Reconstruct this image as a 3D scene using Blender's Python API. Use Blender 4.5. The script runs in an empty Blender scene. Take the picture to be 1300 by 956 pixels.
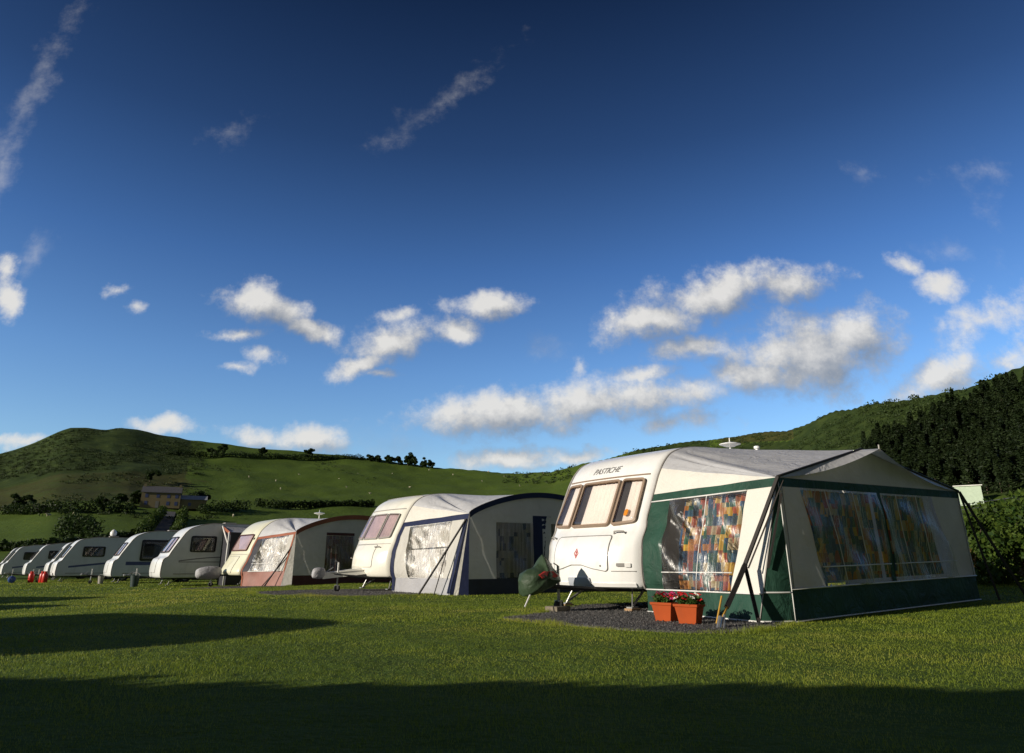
import bpy, bmesh, math, random
import numpy as np
from mathutils import Vector, Matrix, noise

random.seed(7); rng = np.random.default_rng(7)
R = math.radians
scn = bpy.context.scene
C = scn.collection
PI = math.pi

# ------------------------------------------------------------------ camera frame constants
EYE = 0.72
PITCH = math.atan((715-433)/870.0)
SUN_H = Vector((-0.87, -0.49)).normalized()
SUN_EL = R(15.5)

# ------------------------------------------------------------------ node helpers
def new_mat(name):
    m = bpy.data.materials.new(name); m.use_nodes = True
    nt = m.node_tree; b = nt.nodes['Principled BSDF']
    return m, nt, b
def N(nt, t, **kw):
    n = nt.nodes.new(t)
    for k, v in kw.items():
        if k in n.inputs: n.inputs[k].default_value = v
        else: setattr(n, k, v)
    return n
def L(nt, a, b): nt.links.new(a, b)
def ramp(nt, stops, fac=None):
    r = nt.nodes.new('ShaderNodeValToRGB'); e = r.color_ramp.elements
    while len(e) > len(stops): e.remove(e[-1])
    while len(e) < len(stops): e.new(0.5)
    for i, (p, c) in enumerate(stops):
        e[i].position = p; e[i].color = (*c, 1) if len(c) == 3 else c
    if fac is not None: L(nt, fac, r.inputs[0])
    return r
def texco(nt, kind='Object', scale=(1,1,1)):
    t = nt.nodes.new('ShaderNodeTexCoord'); mp = nt.nodes.new('ShaderNodeMapping')
    mp.inputs['Scale'].default_value = scale
    if scale == (2.4,2.4,.45): mp.vector_type = 'POINT'; mp.inputs['Rotation'].default_value = (R(32), R(28), 0)
    L(nt, t.outputs[kind], mp.inputs[0]); return mp.outputs[0]
def noise_n(nt, vec, scale, detail=4, rough=.5, dist=0):
    n = N(nt, 'ShaderNodeTexNoise', Scale=scale, Detail=detail, Roughness=rough, Distortion=dist)
    if vec is not None: L(nt, vec, n.inputs['Vector'])
    return n.outputs['Fac']
def bump(nt, b, h, strength=.3, dist=.02):
    n = N(nt, 'ShaderNodeBump', Strength=strength, Distance=dist)
    L(nt, h, n.inputs['Height']); L(nt, n.outputs[0], b.inputs['Normal'])

def simple(name, col, rough=.5, metal=0, var=.12, scale=3., bstr=0, bscale=60, spec=.5, coat=0, dirt=None):
    m, nt, b = new_mat(name)
    v = texco(nt)
    f = noise_n(nt, v, scale, 5, .6)
    lo = tuple(c*(1-var) for c in col); hi = tuple(min(1, c*(1+var*.6)) for c in col)
    r = ramp(nt, [(.3, lo), (.7, hi)], f)
    out = r.outputs[0]
    if dirt:
        f2 = noise_n(nt, texco(nt, 'Object', (1, 1, .35)), 2.2, 7, .7, .6)
        r2 = ramp(nt, [(.5, (0,0,0)), (.78, (1,1,1))], f2)
        mx = N(nt, 'ShaderNodeMix', data_type='RGBA'); mx.inputs['B'].default_value = (*dirt, 1)
        ms = N(nt, 'ShaderNodeMath', operation='MULTIPLY'); ms.inputs[1].default_value = .35
        L(nt, r2.outputs[0], ms.inputs[0]); L(nt, ms.outputs[0], mx.inputs[0])
        L(nt, out, mx.inputs[6]); mx.inputs[7].default_value = (*dirt, 1); out = mx.outputs[2]
    L(nt, out, b.inputs['Base Color'])
    b.inputs['Roughness'].default_value = rough; b.inputs['Metallic'].default_value = metal
    b.inputs['Specular IOR Level'].default_value = spec
    b.inputs['Coat Weight'].default_value = coat; b.inputs['Coat Roughness'].default_value = .12
    if bstr: bump(nt, b, noise_n(nt, v, bscale, 3), bstr, .01)
    return m

def fabric(name, col, var=.1, transl=.15, rough=.75, wr=.35):
    m, nt, b = new_mat(name)
    v = texco(nt)
    f = noise_n(nt, v, 1.7, 5, .65, .4)
    r = ramp(nt, [(.3, tuple(c*(1-var*1.6) for c in col)), (.72, tuple(min(1, c*(1+var*.5)) for c in col))], f)
    L(nt, r.outputs[0], b.inputs['Base Color']); b.inputs['Roughness'].default_value = rough
    b.inputs['Specular IOR Level'].default_value = .25
    a = noise_n(nt, v, 3.5, 4, .55, 1.2); a2 = noise_n(nt, v, 260, 2)
    ad = N(nt, 'ShaderNodeMath', operation='MULTIPLY_ADD'); ad.inputs[1].default_value = .03
    L(nt, a2, ad.inputs[0]); L(nt, a, ad.inputs[2])
    bn = N(nt, 'ShaderNodeBump', Strength=wr, Distance=.06); L(nt, ad.outputs[0], bn.inputs['Height'])
    L(nt, bn.outputs[0], b.inputs['Normal'])
    tr = nt.nodes.new('ShaderNodeBsdfTranslucent'); L(nt, r.outputs[0], tr.inputs[0])
    mx = nt.nodes.new('ShaderNodeMixShader'); mx.inputs[0].default_value = transl
    L(nt, b.outputs[0], mx.inputs[1]); L(nt, tr.outputs[0], mx.inputs[2])
    L(nt, mx.outputs[0], nt.nodes['Material Output'].inputs[0])
    return m

def clear_sheet(name, tint=(.9,.92,.92), base=.06, rough=.06, wr=.0, wscale=6, stretch=(1,1,1), fres=1.45):
    """clear glass or PVC film: transparent plus a fresnel gloss"""
    m, nt, b = new_mat(name); nt.nodes.remove(b)
    t = N(nt, 'ShaderNodeBsdfTransparent'); t.inputs[0].default_value = (*tint, 1)
    g = N(nt, 'ShaderNodeBsdfGlossy', Roughness=rough); g.inputs[0].default_value = (1,1,1,1)
    fr = N(nt, 'ShaderNodeFresnel', IOR=fres)
    ad = N(nt, 'ShaderNodeMath', operation='ADD'); ad.inputs[1].default_value = base; ad.use_clamp = True
    L(nt, fr.outputs[0], ad.inputs[0])
    if wr:
        v = texco(nt, 'Object', stretch)
        h = noise_n(nt, v, wscale, 4, .55, .8)
        bn = N(nt, 'ShaderNodeBump', Strength=wr, Distance=.05); L(nt, h, bn.inputs['Height'])
        L(nt, bn.outputs[0], g.inputs['Normal']); L(nt, bn.outputs[0], fr.inputs['Normal'])
    mx = nt.nodes.new('ShaderNodeMixShader')
    L(nt, ad.outputs[0], mx.inputs[0]); L(nt, t.outputs[0], mx.inputs[1]); L(nt, g.outputs[0], mx.inputs[2])
    L(nt, mx.outputs[0], nt.nodes['Material Output'].inputs[0])
    return m

def leafmat(name, c1, c2, scale=.6, transl=.35, rough=.6):
    m, nt, b = new_mat(name)
    g = nt.nodes.new('ShaderNodeNewGeometry')
    f = noise_n(nt, g.outputs['Position'], scale, 4, .6)
    ri = N(nt, 'ShaderNodeMath', operation='MULTIPLY_ADD'); ri.inputs[1].default_value = .5; 
    L(nt, g.outputs['Random Per Island'], ri.inputs[0]); 
    sb = N(nt, 'ShaderNodeMath', operation='SUBTRACT'); sb.inputs[1].default_value = .25
    L(nt, f, sb.inputs[0]); L(nt, sb.outputs[0], ri.inputs[2])
    r = ramp(nt, [(.2, c1), (.8, c2)], ri.outputs[0])
    L(nt, r.outputs[0], b.inputs['Base Color']); b.inputs['Roughness'].default_value = rough
    b.inputs['Specular IOR Level'].default_value = .2
    tr = nt.nodes.new('ShaderNodeBsdfTranslucent'); L(nt, r.outputs[0], tr.inputs[0])
    mx = nt.nodes.new('ShaderNodeMixShader'); mx.inputs[0].default_value = transl
    L(nt, b.outputs[0], mx.inputs[1]); L(nt, tr.outputs[0], mx.inputs[2])
    L(nt, mx.outputs[0], nt.nodes['Material Output'].inputs[0])
    return m

def patchwork(name, cols, cell=.13, fold=True, base=None, dens=1.0):
    """printed curtain cloth: random coloured rectangles on a ground colour"""
    m, nt, b = new_mat(name)
    uv = nt.nodes.new('ShaderNodeUVMap'); 
    def layer(cs, off):
        mp = N(nt, 'ShaderNodeMapping'); mp.inputs['Scale'].default_value = (1/cs[0], 1/cs[1], 1); mp.inputs['Location'].default_value = (off, off*.7, 0)
        L(nt, uv.outputs[0], mp.inputs[0])
        fl = N(nt, 'ShaderNodeVectorMath', operation='FLOOR'); L(nt, mp.outputs[0], fl.inputs[0])
        wn = N(nt, 'ShaderNodeTexWhiteNoise'); wn.noise_dimensions = '2D'; L(nt, fl.outputs[0], wn.inputs['Vector'])
        return wn
    a = layer((cell, cell*1.1), .3); c = layer((cell*.55, cell*1.45), 5.2)
    n = len(cols)
    r1 = ramp(nt, [(i/n, cols[i]) for i in range(n)], a.outputs[0]); r1.color_ramp.interpolation = 'CONSTANT'
    r2 = ramp(nt, [(i/n, cols[(i*3+1) % n]) for i in range(n)], c.outputs[0]); r2.color_ramp.interpolation = 'CONSTANT'
    gt = N(nt, 'ShaderNodeMath', operation='GREATER_THAN'); gt.inputs[1].default_value = .55
    sp = N(nt, 'ShaderNodeSeparateColor'); L(nt, c.outputs[1], sp.inputs[0]); L(nt, sp.outputs[1], gt.inputs[0])
    mx = N(nt, 'ShaderNodeMix', data_type='RGBA'); L(nt, gt.outputs[0], mx.inputs[0]); L(nt, r1.outputs[0], mx.inputs[6]); L(nt, r2.outputs[0], mx.inputs[7])
    L(nt, mx.outputs[2], b.inputs['Base Color']); b.inputs['Roughness'].default_value = .85
    b.inputs['Specular IOR Level'].default_value = .1
    tr = nt.nodes.new('ShaderNodeBsdfTranslucent'); L(nt, mx.outputs[2], tr.inputs[0])
    ms = nt.nodes.new('ShaderNodeMixShader'); ms.inputs[0].default_value = .35
    L(nt, b.outputs[0], ms.inputs[1]); L(nt, tr.outputs[0], ms.inputs[2]); L(nt, ms.outputs[0], nt.nodes['Material Output'].inputs[0])
    return m

M = {}
def mats():
    M['white_paint'] = simple('white_paint', (.84,.835,.82), .28, var=.03, coat=.4, dirt=(.45,.42,.34))
    M['cream_paint'] = simple('cream_paint', (.81,.79,.70), .3, var=.03, coat=.3, dirt=(.4,.37,.28))
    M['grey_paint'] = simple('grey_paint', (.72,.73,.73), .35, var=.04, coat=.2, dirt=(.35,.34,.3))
    M['old_cream'] = simple('old_cream', (.76,.74,.56), .35, var=.05, coat=.2, dirt=(.35,.34,.24))
    M['seam'] = simple('seam_grey', (.22,.21,.2), .6)
    M['trim'] = simple('grey_trim', (.32,.30,.28), .45)
    M['brown_trim'] = simple('brown_window_rubber', (.27,.19,.13), .5)
    M['blacktrim'] = simple('black_rubber', (.02,.02,.022), .55)
    M['tyre'] = simple('tyre_rubber', (.022,.022,.023), .8, bstr=.3)
    M['steel'] = simple('galvanised_steel', (.45,.45,.44), .45, .8, var=.25, scale=14)
    M['darksteel'] = simple('dark_steel', (.05,.05,.05), .5, .5)
    M['glass'] = clear_sheet('acrylic_pane', (.93,.93,.93), .03, .03)
    M['cabin_shade'] = simple('painted_cabin_shade', (.05,.045,.045), .8)  # shade of the unlit cabin as a dark colour
    M['blind'] = fabric('pinkish_blind', (.80,.72,.66), .06, .05, .85, .2)
    M['pinkblind'] = fabric('mauve_curtain', (.52,.40,.40), .2, .05, .85, .6)
    M['greyblind'] = fabric('dim_interior_blind', (.16,.15,.13), .3, .0, .85, .3)
    M['cream_cloth'] = fabric('cream_awning_cloth', (.76,.74,.69), .07, .32, .75, .6)
    M['lit_cloth'] = fabric('lit_cream_cloth', (.78,.75,.68), .05, .12, .75, .6)  # lit copy of the cream cloth, sun warmth put into its colour
    M['grey_roof'] = fabric('grey_coated_roof_cloth', (.58,.58,.60), .08, .25, .45, .5)
    M['pale_roof'] = fabric('pale_grey_roof_cloth', (.58,.58,.59), .08, .05, .45, .45)
    M['green_cloth'] = fabric('dark_green_cloth', (.024,.075,.05), .28, .06, .6, .7)
    M['navy_cloth'] = fabric('navy_cloth', (.014,.02,.06), .15, .03, .6)
    M['red_cloth'] = fabric('brick_red_cloth', (.33,.11,.06), .12, .06, .6)
    M['maroon'] = fabric('maroon_skirt', (.10,.035,.03), .15, .03, .6)
    M['pinkskirt'] = fabric('faded_red_skirt', (.36,.19,.16), .12, .06, .6)
    M['greyskirt'] = fabric('pale_grey_skirt', (.42,.42,.44), .1, .06, .55, .8)
    M['charcoal'] = fabric('charcoal_cloth', (.045,.045,.055), .15, .02, .6)
    M['piping'] = simple('white_piping', (.75,.74,.72), .5)
    M['pvc'] = clear_sheet('clear_pvc_window', (.94,.94,.93), .035, .36, .75, 4, (2.4,2.4,.45), 1.45)
    M['curtain'] = patchwork('patchwork_curtain_cloth', [(.72,.48,.10),(.07,.13,.24),(.48,.13,.08),(.08,.19,.14),(.62,.28,.08),(.10,.20,.30),(.08,.16,.16),(.6,.50,.30),(.08,.12,.17),(.42,.17,.10)], .115)
    M['pvc_bright'] = clear_sheet('bright_clear_pvc_window', (.96,.96,.95), .03, .32, 1.0, 4, (2.4,2.4,.45), 1.45)  # clearer PVC copy, brightness of the sunlit side windows put into it
    M['curtain_b'] = patchwork('blue_check_curtain_cloth', [(.35,.34,.28),(.3,.29,.24),(.06,.07,.1),(.36,.35,.3),(.32,.31,.27),(.14,.14,.14)], .16)
    M['curtain_c'] = patchwork('pinkish_print_cloth', [(.25,.2,.18),(.2,.15,.13),(.28,.24,.21),(.16,.07,.06),(.22,.19,.17)], .16)
    M['net'] = patchwork('pale_net_cloth', [(.86,.84,.81),(.90,.88,.85),(.74,.70,.66),(.88,.86,.84)], .1)
    M['strap'] = simple('black_webbing', (.018,.014,.012), .7)
    M['orange_strap'] = simple('orange_webbing', (.5,.28,.04), .7)
    M['terracotta'] = simple('terracotta_plastic', (.38,.068,.014), .75, var=.14, spec=.2, dirt=(.16,.06,.03))
    M['soil'] = simple('potting_soil', (.03,.02,.013), .95, bstr=.6)
    M['leaf_pot'] = leafmat('pot_leaf', (.03,.07,.015), (.08,.14,.03), 20)
    M['petal_red'] = leafmat('red_petal', (.5,.01,.02), (.75,.02,.03), 20, .25)
    M['petal_pink'] = leafmat('pink_petal', (.55,.02,.14), (.75,.10,.28), 20, .25)
    M['petal_white'] = leafmat('white_petal', (.75,.75,.65), (.85,.85,.75), 20, .25)
    M['olive_cover'] = fabric('olive_green_cover', (.045,.075,.04), .2, .03, .5, .6)
    M['red_print'] = simple('red_print', (.4,.02,.015), .6)
    M['wood'] = simple('weathered_wood', (.34,.22,.12), .8, var=.3, scale=9, bstr=.3)
    M['concrete'] = simple('stained_concrete', (.2,.17,.13), .95, var=.4, scale=12, bstr=.7, bscale=30)
    M['plate'] = simple('pale_plate', (.42,.45,.5), .4, var=.04)
    M['red_gas'] = simple('red_enamel', (.55,.03,.02), .35)
    M['blue_plastic'] = simple('blue_plastic', (.06,.12,.4), .4)
    M['dark_plastic'] = simple('dark_green_plastic', (.02,.04,.04), .5)
    M['amber'] = simple('amber_lens', (.7,.25,.02), .25)
    M['red_lens'] = simple('red_lens', (.5,.02,.02), .25)
    M['blue_stripe'] = simple('blue_stripe', (.07,.09,.22), .4)
    M['grey_stripe'] = simple('dark_grey_stripe', (.16,.15,.16), .4)
    M['yellow_wall'] = simple('ochre_render', (.23,.185,.10), .85, var=.1, scale=1)
    M['slate'] = simple('slate_roof', (.09,.09,.10), .6, var=.25, scale=2)
    M['tin'] = simple('pale_tin_roof', (.3,.32,.36), .5, var=.1)
    M['white_wall'] = simple('white_render', (.75,.75,.70), .8)
    M['pale_green_wall'] = simple('pale_green_cladding', (.45,.55,.42), .6)
    M['wool'] = simple('sheep_wool', (.42,.38,.28), .95, var=.15, bstr=.6, bscale=14)
    M['bark'] = simple('bark', (.10,.075,.05), .9, var=.3, scale=8, bstr=.5)
    M['leaf_dark'] = leafmat('dark_hedge_leaf', (.010,.022,.006), (.04,.07,.014), .7)
    M['leaf_mid'] = leafmat('mid_hedge_leaf', (.02,.045,.008), (.08,.12,.02), .5)
    M['leaf_bank'] = leafmat('bracken_leaf', (.02,.05,.008), (.10,.15,.022), 1.0)
    M['bracken_brown'] = leafmat('dry_bracken', (.12,.07,.025), (.2,.14,.05), 1.0)
    M['needle'] = leafmat('conifer_needles', (.008,.017,.006), (.030,.048,.014), .25, .15)
    M['scrub'] = leafmat('gorse_scrub', (.018,.034,.008), (.05,.075,.018), .05, .1)  # real scrub, its dark green also standing for shade on the hills
mats()

# ------------------------------------------------------------------ mesh helpers
def link(name, me, mat=None, parent=None, smooth=False):
    o = bpy.data.objects.new(name, me); C.objects.link(o)
    if mat is not None:
        for mm in (mat if isinstance(mat, list) else [mat]): me.materials.append(mm)
    if parent is not None: o.parent = parent
    if smooth: me.polygons.foreach_set('use_smooth', [True]*len(me.polygons))
    return o
def tag(o, label=None, cat=None, group=None, kind=None):
    if label: o['label'] = label
    if cat: o['category'] = cat
    if group: o['group'] = group
    if kind: o['kind'] = kind
    return o
def empty(name, loc, rz=0, label=None, cat=None, group=None):
    o = bpy.data.objects.new(name, None); C.objects.link(o); o.empty_display_size = .2
    o.location = loc; o.rotation_euler = (0, 0, rz); tag(o, label, cat, group); return o
def copy_tree(o, parent=None):
    c = o.copy(); C.objects.link(c); c.parent = parent
    for ch in [k for k in bpy.data.objects if k.parent == o]: copy_tree(ch, c)
    return c
def np_mesh(name, V, F):
    me = bpy.data.meshes.new(name); V = np.asarray(V, dtype=np.float32); F = np.asarray(F, dtype=np.int32)
    k = F.shape[1]; me.vertices.add(len(V)); me.vertices.foreach_set('co', V.ravel())
    me.loops.add(F.size); me.loops.foreach_set('vertex_index', F.ravel())
    me.polygons.add(len(F)); me.polygons.foreach_set('loop_start', np.arange(0, F.size, k, dtype=np.int32))
    me.polygons.foreach_set('loop_total', np.full(len(F), k, dtype=np.int32))
    me.update(calc_edges=True); return me

class MB:
    def __init__(s): s.v = []; s.f = []; s.uv = {}
    def add(s, vs, fs):
        b = len(s.v); s.v += [tuple(p) for p in vs]; s.f += [tuple(i+b for i in f) for f in fs]; return s
    def box(s, x0, x1, y0, y1, z0, z1, M4=None):
        vs = [Vector((x, y, z)) for z in (z0, z1) for x, y in ((x0,y0),(x1,y0),(x1,y1),(x0,y1))]
        if M4 is not None: vs = [M4 @ p for p in vs]
        return s.add(vs, [(3,2,1,0),(4,5,6,7),(0,1,5,4),(1,2,6,5),(2,3,7,6),(3,0,4,7)])
    def tube(s, pts, r, seg=8, caps=True):
        pts = [Vector(p) for p in pts]; rs = r if isinstance(r, (list, tuple)) else [r]*len(pts)
        vs = []; fs = []
        t = (pts[1]-pts[0]).normalized(); up = Vector((0,0,1)) if abs(t.z) < .9 else Vector((1,0,0))
        a = t.cross(up).normalized()
        for i, p in enumerate(pts):
            if i == 0: t = pts[1]-pts[0]
            elif i == len(pts)-1: t = pts[-1]-pts[-2]
            else: t = (pts[i+1]-pts[i-1])
            t.normalize(); a = (a - t*a.dot(t)).normalized(); b = t.cross(a)
            for k in range(seg):
                g = 2*PI*k/seg; vs.append(p + (a*math.cos(g)+b*math.sin(g))*rs[i])
        for i in range(len(pts)-1):
            for k in range(seg):
                k2 = (k+1) % seg; fs.append((i*seg+k, i*seg+k2, (i+1)*seg+k2, (i+1)*seg+k))
        if caps: fs += [tuple(range(seg-1, -1, -1)), tuple(range((len(pts)-1)*seg, len(pts)*seg))]
        return s.add(vs, fs)
    def lathe(s, prof, seg=24, M4=None):
        vs = []; fs = []; n = len(prof)
        for k in range(seg):
            g = 2*PI*k/seg
            for r, z in prof: vs.append(Vector((max(r, 1e-4)*math.cos(g), max(r, 1e-4)*math.sin(g), z)))
        if M4 is not None: vs = [M4 @ p for p in vs]
        for k in range(seg):
            k2 = (k+1) % seg
            for i in range(n-1): fs.append((k*n+i, k2*n+i, k2*n+i+1, k*n+i+1))
        return s.add(vs, fs)
    def grid(s, fn, na, nb):
        """fn(a,b) in 0..1 -> point"""
        vs = [fn(i/na, j/nb) for j in range(nb+1) for i in range(na+1)]
        fs = [(j*(na+1)+i, j*(na+1)+i+1, (j+1)*(na+1)+i+1, (j+1)*(na+1)+i) for j in range(nb) for i in range(na)]
        return s.add(vs, fs)
    def slab(s, outline, fn, o0, o1, rings=4):
        """solid plate: outline (a,b) mapped by fn(a,b,off) between offsets o0 and o1"""
        n = len(outline); ca = sum(p[0] for p in outline)/n; cb = sum(p[1] for p in outline)/n
        vs = []; 
        for k in range(rings+1):
            t = k/rings
            for a, b in outline: vs.append(fn(ca+(a-ca)*t, cb+(b-cb)*t, o1))
        for a, b in outline: vs.append(fn(a, b, o0))
        fs = []
        for k in range(rings+1):
            for i in range(n):
                j = (i+1) % n; fs.append((k*n+i, k*n+j, (k+1)*n+j, (k+1)*n+i) if k else (n+i, n+j, j, i))
        if rings: fs = [f for f in fs if True]
        return s.add(vs, fs)
    def ring(s, out, inn, fn, o0, o1):
        n = len(out); vs = []
        for P, o in ((out, o0), (out, o1), (inn, o1), (inn, o0)):
            vs += [fn(a, b, o) for a, b in P]
        fs = [(k*n+i, k*n+(i+1) % n, ((k+1) % 4)*n+(i+1) % n, ((k+1) % 4)*n+i) for k in range(4) for i in range(n)]
        return s.add(vs, fs)
    def build(s, name, mat, parent=None, smooth=False, bevel=0, uv=None, recalc=True):
        me = bpy.data.meshes.new(name); me.from_pydata(s.v, [], s.f)
        if recalc or bevel:
            bm = bmesh.new(); bm.from_mesh(me)
            bmesh.ops.remove_doubles(bm, verts=bm.verts, dist=1e-5)
            if recalc: bmesh.ops.recalc_face_normals(bm, faces=bm.faces)
            if bevel: bmesh.ops.bevel(bm, geom=[e for e in bm.edges if len(e.link_faces) == 2 and e.calc_face_angle(0) > .5], offset=bevel, segments=2, affect='EDGES', profile=.6)
            bm.to_mesh(me); bm.free()
        if uv is not None:
            ul = me.uv_layers.new(name='UVMap')
            for lp in me.loops: ul.data[lp.index].uv = uv(me.vertices[lp.vertex_index].co)
        o = link(name, me, mat, parent)
        if smooth:
            me.polygons.foreach_set('use_smooth', [True]*len(me.polygons))
            if smooth == 'angle':
                bm = bmesh.new(); bm.from_mesh(me)
                for e in bm.edges: e.smooth = not (len(e.link_faces) == 2 and e.calc_face_angle(0) > R(38))
                bm.to_mesh(me); bm.free()
        return o

def rrect(a0, a1, b0, b1, r, seg=5, sub=5):
    """rounded rectangle outline, counter-clockwise, with subdivided sides"""
    P = []
    cs = [(a1-r, b0+r, -90), (a1-r, b1-r, 0), (a0+r, b1-r, 90), (a0+r, b0+r, 180)]
    arcs = [[(cx+r*math.cos(R(g+90*k/seg)), cy+r*math.sin(R(g+90*k/seg))) for k in range(seg+1)] for cx, cy, g in cs]
    for i in range(4):
        P += arcs[i]; p, q = arcs[i][-1], arcs[(i+1) % 4][0]
        P += [(p[0]+(q[0]-p[0])*k/sub, p[1]+(q[1]-p[1])*k/sub) for k in range(1, sub)]
    return P
def quad_outline(q, r, seg=4, sub=5):
    """four corners (a,b), rounded corners of radius r"""
    P = []; n = len(q); arcs = []
    for i in range(n):
        p = Vector(q[i]); a = (Vector(q[i-1])-p); b = (Vector(q[(i+1) % n])-p)
        ra = min(r, a.length*.4, b.length*.4); A_ = p+a.normalized()*ra; B_ = p+b.normalized()*ra
        arcs.append([tuple((1-t)**2*A_+2*t*(1-t)*p+t*t*B_) for t in [k/seg for k in range(seg+1)]])
    for i in range(n):
        P += arcs[i]; u, v = arcs[i][-1], arcs[(i+1) % n][0]
        P += [(u[0]+(v[0]-u[0])*k/sub, u[1]+(v[1]-u[1])*k/sub) for k in range(1, sub)]
    return P
def shrink(P, d):
    n = len(P); ca = sum(p[0] for p in P)/n; cb = sum(p[1] for p in P)/n; out = []
    for i in range(n):
        t = Vector(P[(i+1) % n])-Vector(P[i-1])
        nn = Vector((-t.y, t.x)).normalized()
        out.append((P[i][0]+nn.x*d, P[i][1]+nn.y*d))
    return out

# ------------------------------------------------------------------ terrain
def pix_dir(px, py):
    c, s = math.cos(PITCH), math.sin(PITCH); x = (px-650)/870; y = (433-py)/870
    return Vector((x, c-s*y, s+c*y))
SKY = [(-60,585),(0,573),(20,568),(45,560),(75,547),(90,542),(110,541),(135,542),(150,541),(175,543),(200,548),(250,555),(300,562),(350,568),(400,574),(440,578),(500,584),(550,589),(600,593),(650,596),(700,597),(730,592),(760,584),(800,574),(860,562),(930,554),(960,550),(1000,546),(1020,537),(1040,527),(1060,520),(1080,518),(1105,512),(1150,508),(1190,500),(1230,492),(1260,478),(1300,462),(1360,450)]
def phi_of(px, py=715):
    d = pix_dir(px, py); return math.degrees(math.atan2(d.x, d.y))
_ph = []; _tt = []
for px, py in SKY:
    d = pix_dir(px, py); _ph.append(math.degrees(math.atan2(d.x, d.y))); _tt.append(d.z/math.hypot(d.x, d.y))
_ph = [-180, -120, -80, -55]+_ph+[60, 90, 130, 180]
_tt = [.05, .03, .06, .11]+_tt+[.24, .2, .09, .05]
_dp = [-180, -60, -38, -8, 5, 15, 28, 38, 60, 120, 180]
_dd = [380, 420, 470, 440, 400, 340, 250, 215, 210, 300, 380]
_rp = [-180, -40, 0, 12, 20, 30, 60, 180]
_rr = [60, 75, 75, 70, 55, 45, 45, 60]
def base_np(X, Y):
    z = np.interp(X, [-60,-45,-28,-12,-6,4,20], [-.5,-.5,-.35,-.18,0,0,.4])
    return z
def hfun(X, Y):
    X = np.asarray(X, float); Y = np.asarray(Y, float)
    r = np.hypot(X, Y); ph = np.degrees(np.arctan2(X, Y))
    T = np.interp(ph, _ph, _tt); D = np.interp(ph, _dp, _dd); r0 = np.interp(ph, _rp, _rr)
    t = (r-r0)/(D-r0); p = np.clip(t, 0, 1)
    p = np.where(p < .12, p*p/.24, p-.06)/.94
    z = base_np(X, Y) + T*p*r
    over = np.clip(r-D, 0, None)
    z = np.where(r > D, base_np(X, Y)+T*D - over*.10 - over**2*.0004, z)
    z = np.maximum(z, -6)
    return z
def gz(x, y): return float(hfun(x, y))
_lat = np.random.default_rng(11).random((256, 256))-.5
def vnoise(X, Y):
    xi = np.floor(X); yi = np.floor(Y); fx = X-xi; fy = Y-yi; fx = fx*fx*(3-2*fx); fy = fy*fy*(3-2*fy)
    xi = xi.astype(int) % 255; yi = yi.astype(int) % 255
    return (_lat[xi, yi]*(1-fx)+_lat[xi+1, yi]*fx)*(1-fy)+(_lat[xi, yi+1]*(1-fx)+_lat[xi+1, yi+1]*fx)*fy
def rough_np(X, Y):
    X = np.asarray(X, float); Y = np.asarray(Y, float)
    r = np.hypot(X, Y); a = np.clip((r-140)/200, 0, 1)
    return a*(3.0*vnoise(X/47+9, Y/47+3)+1.4*vnoise(X/17+30, Y/17+8)+.7*vnoise(X/7+60, Y/7+90))
def place(px, r):
    ph = R(phi_of(px)); x, y = r*math.sin(ph), r*math.cos(ph); return x, y, gz(x, y)
def place_tan(px, py):
    """the point of the terrain that stands at this direction"""
    d = pix_dir(px, py); h = math.hypot(d.x, d.y); tn = d.z/h; ux, uy = d.x/h, d.y/h
    r = 60.
    while r < 470:
        if gz(ux*r, uy*r)-EYE >= tn*r: break
        r += 1.
    return ux*r, uy*r, gz(ux*r, uy*r)

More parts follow.
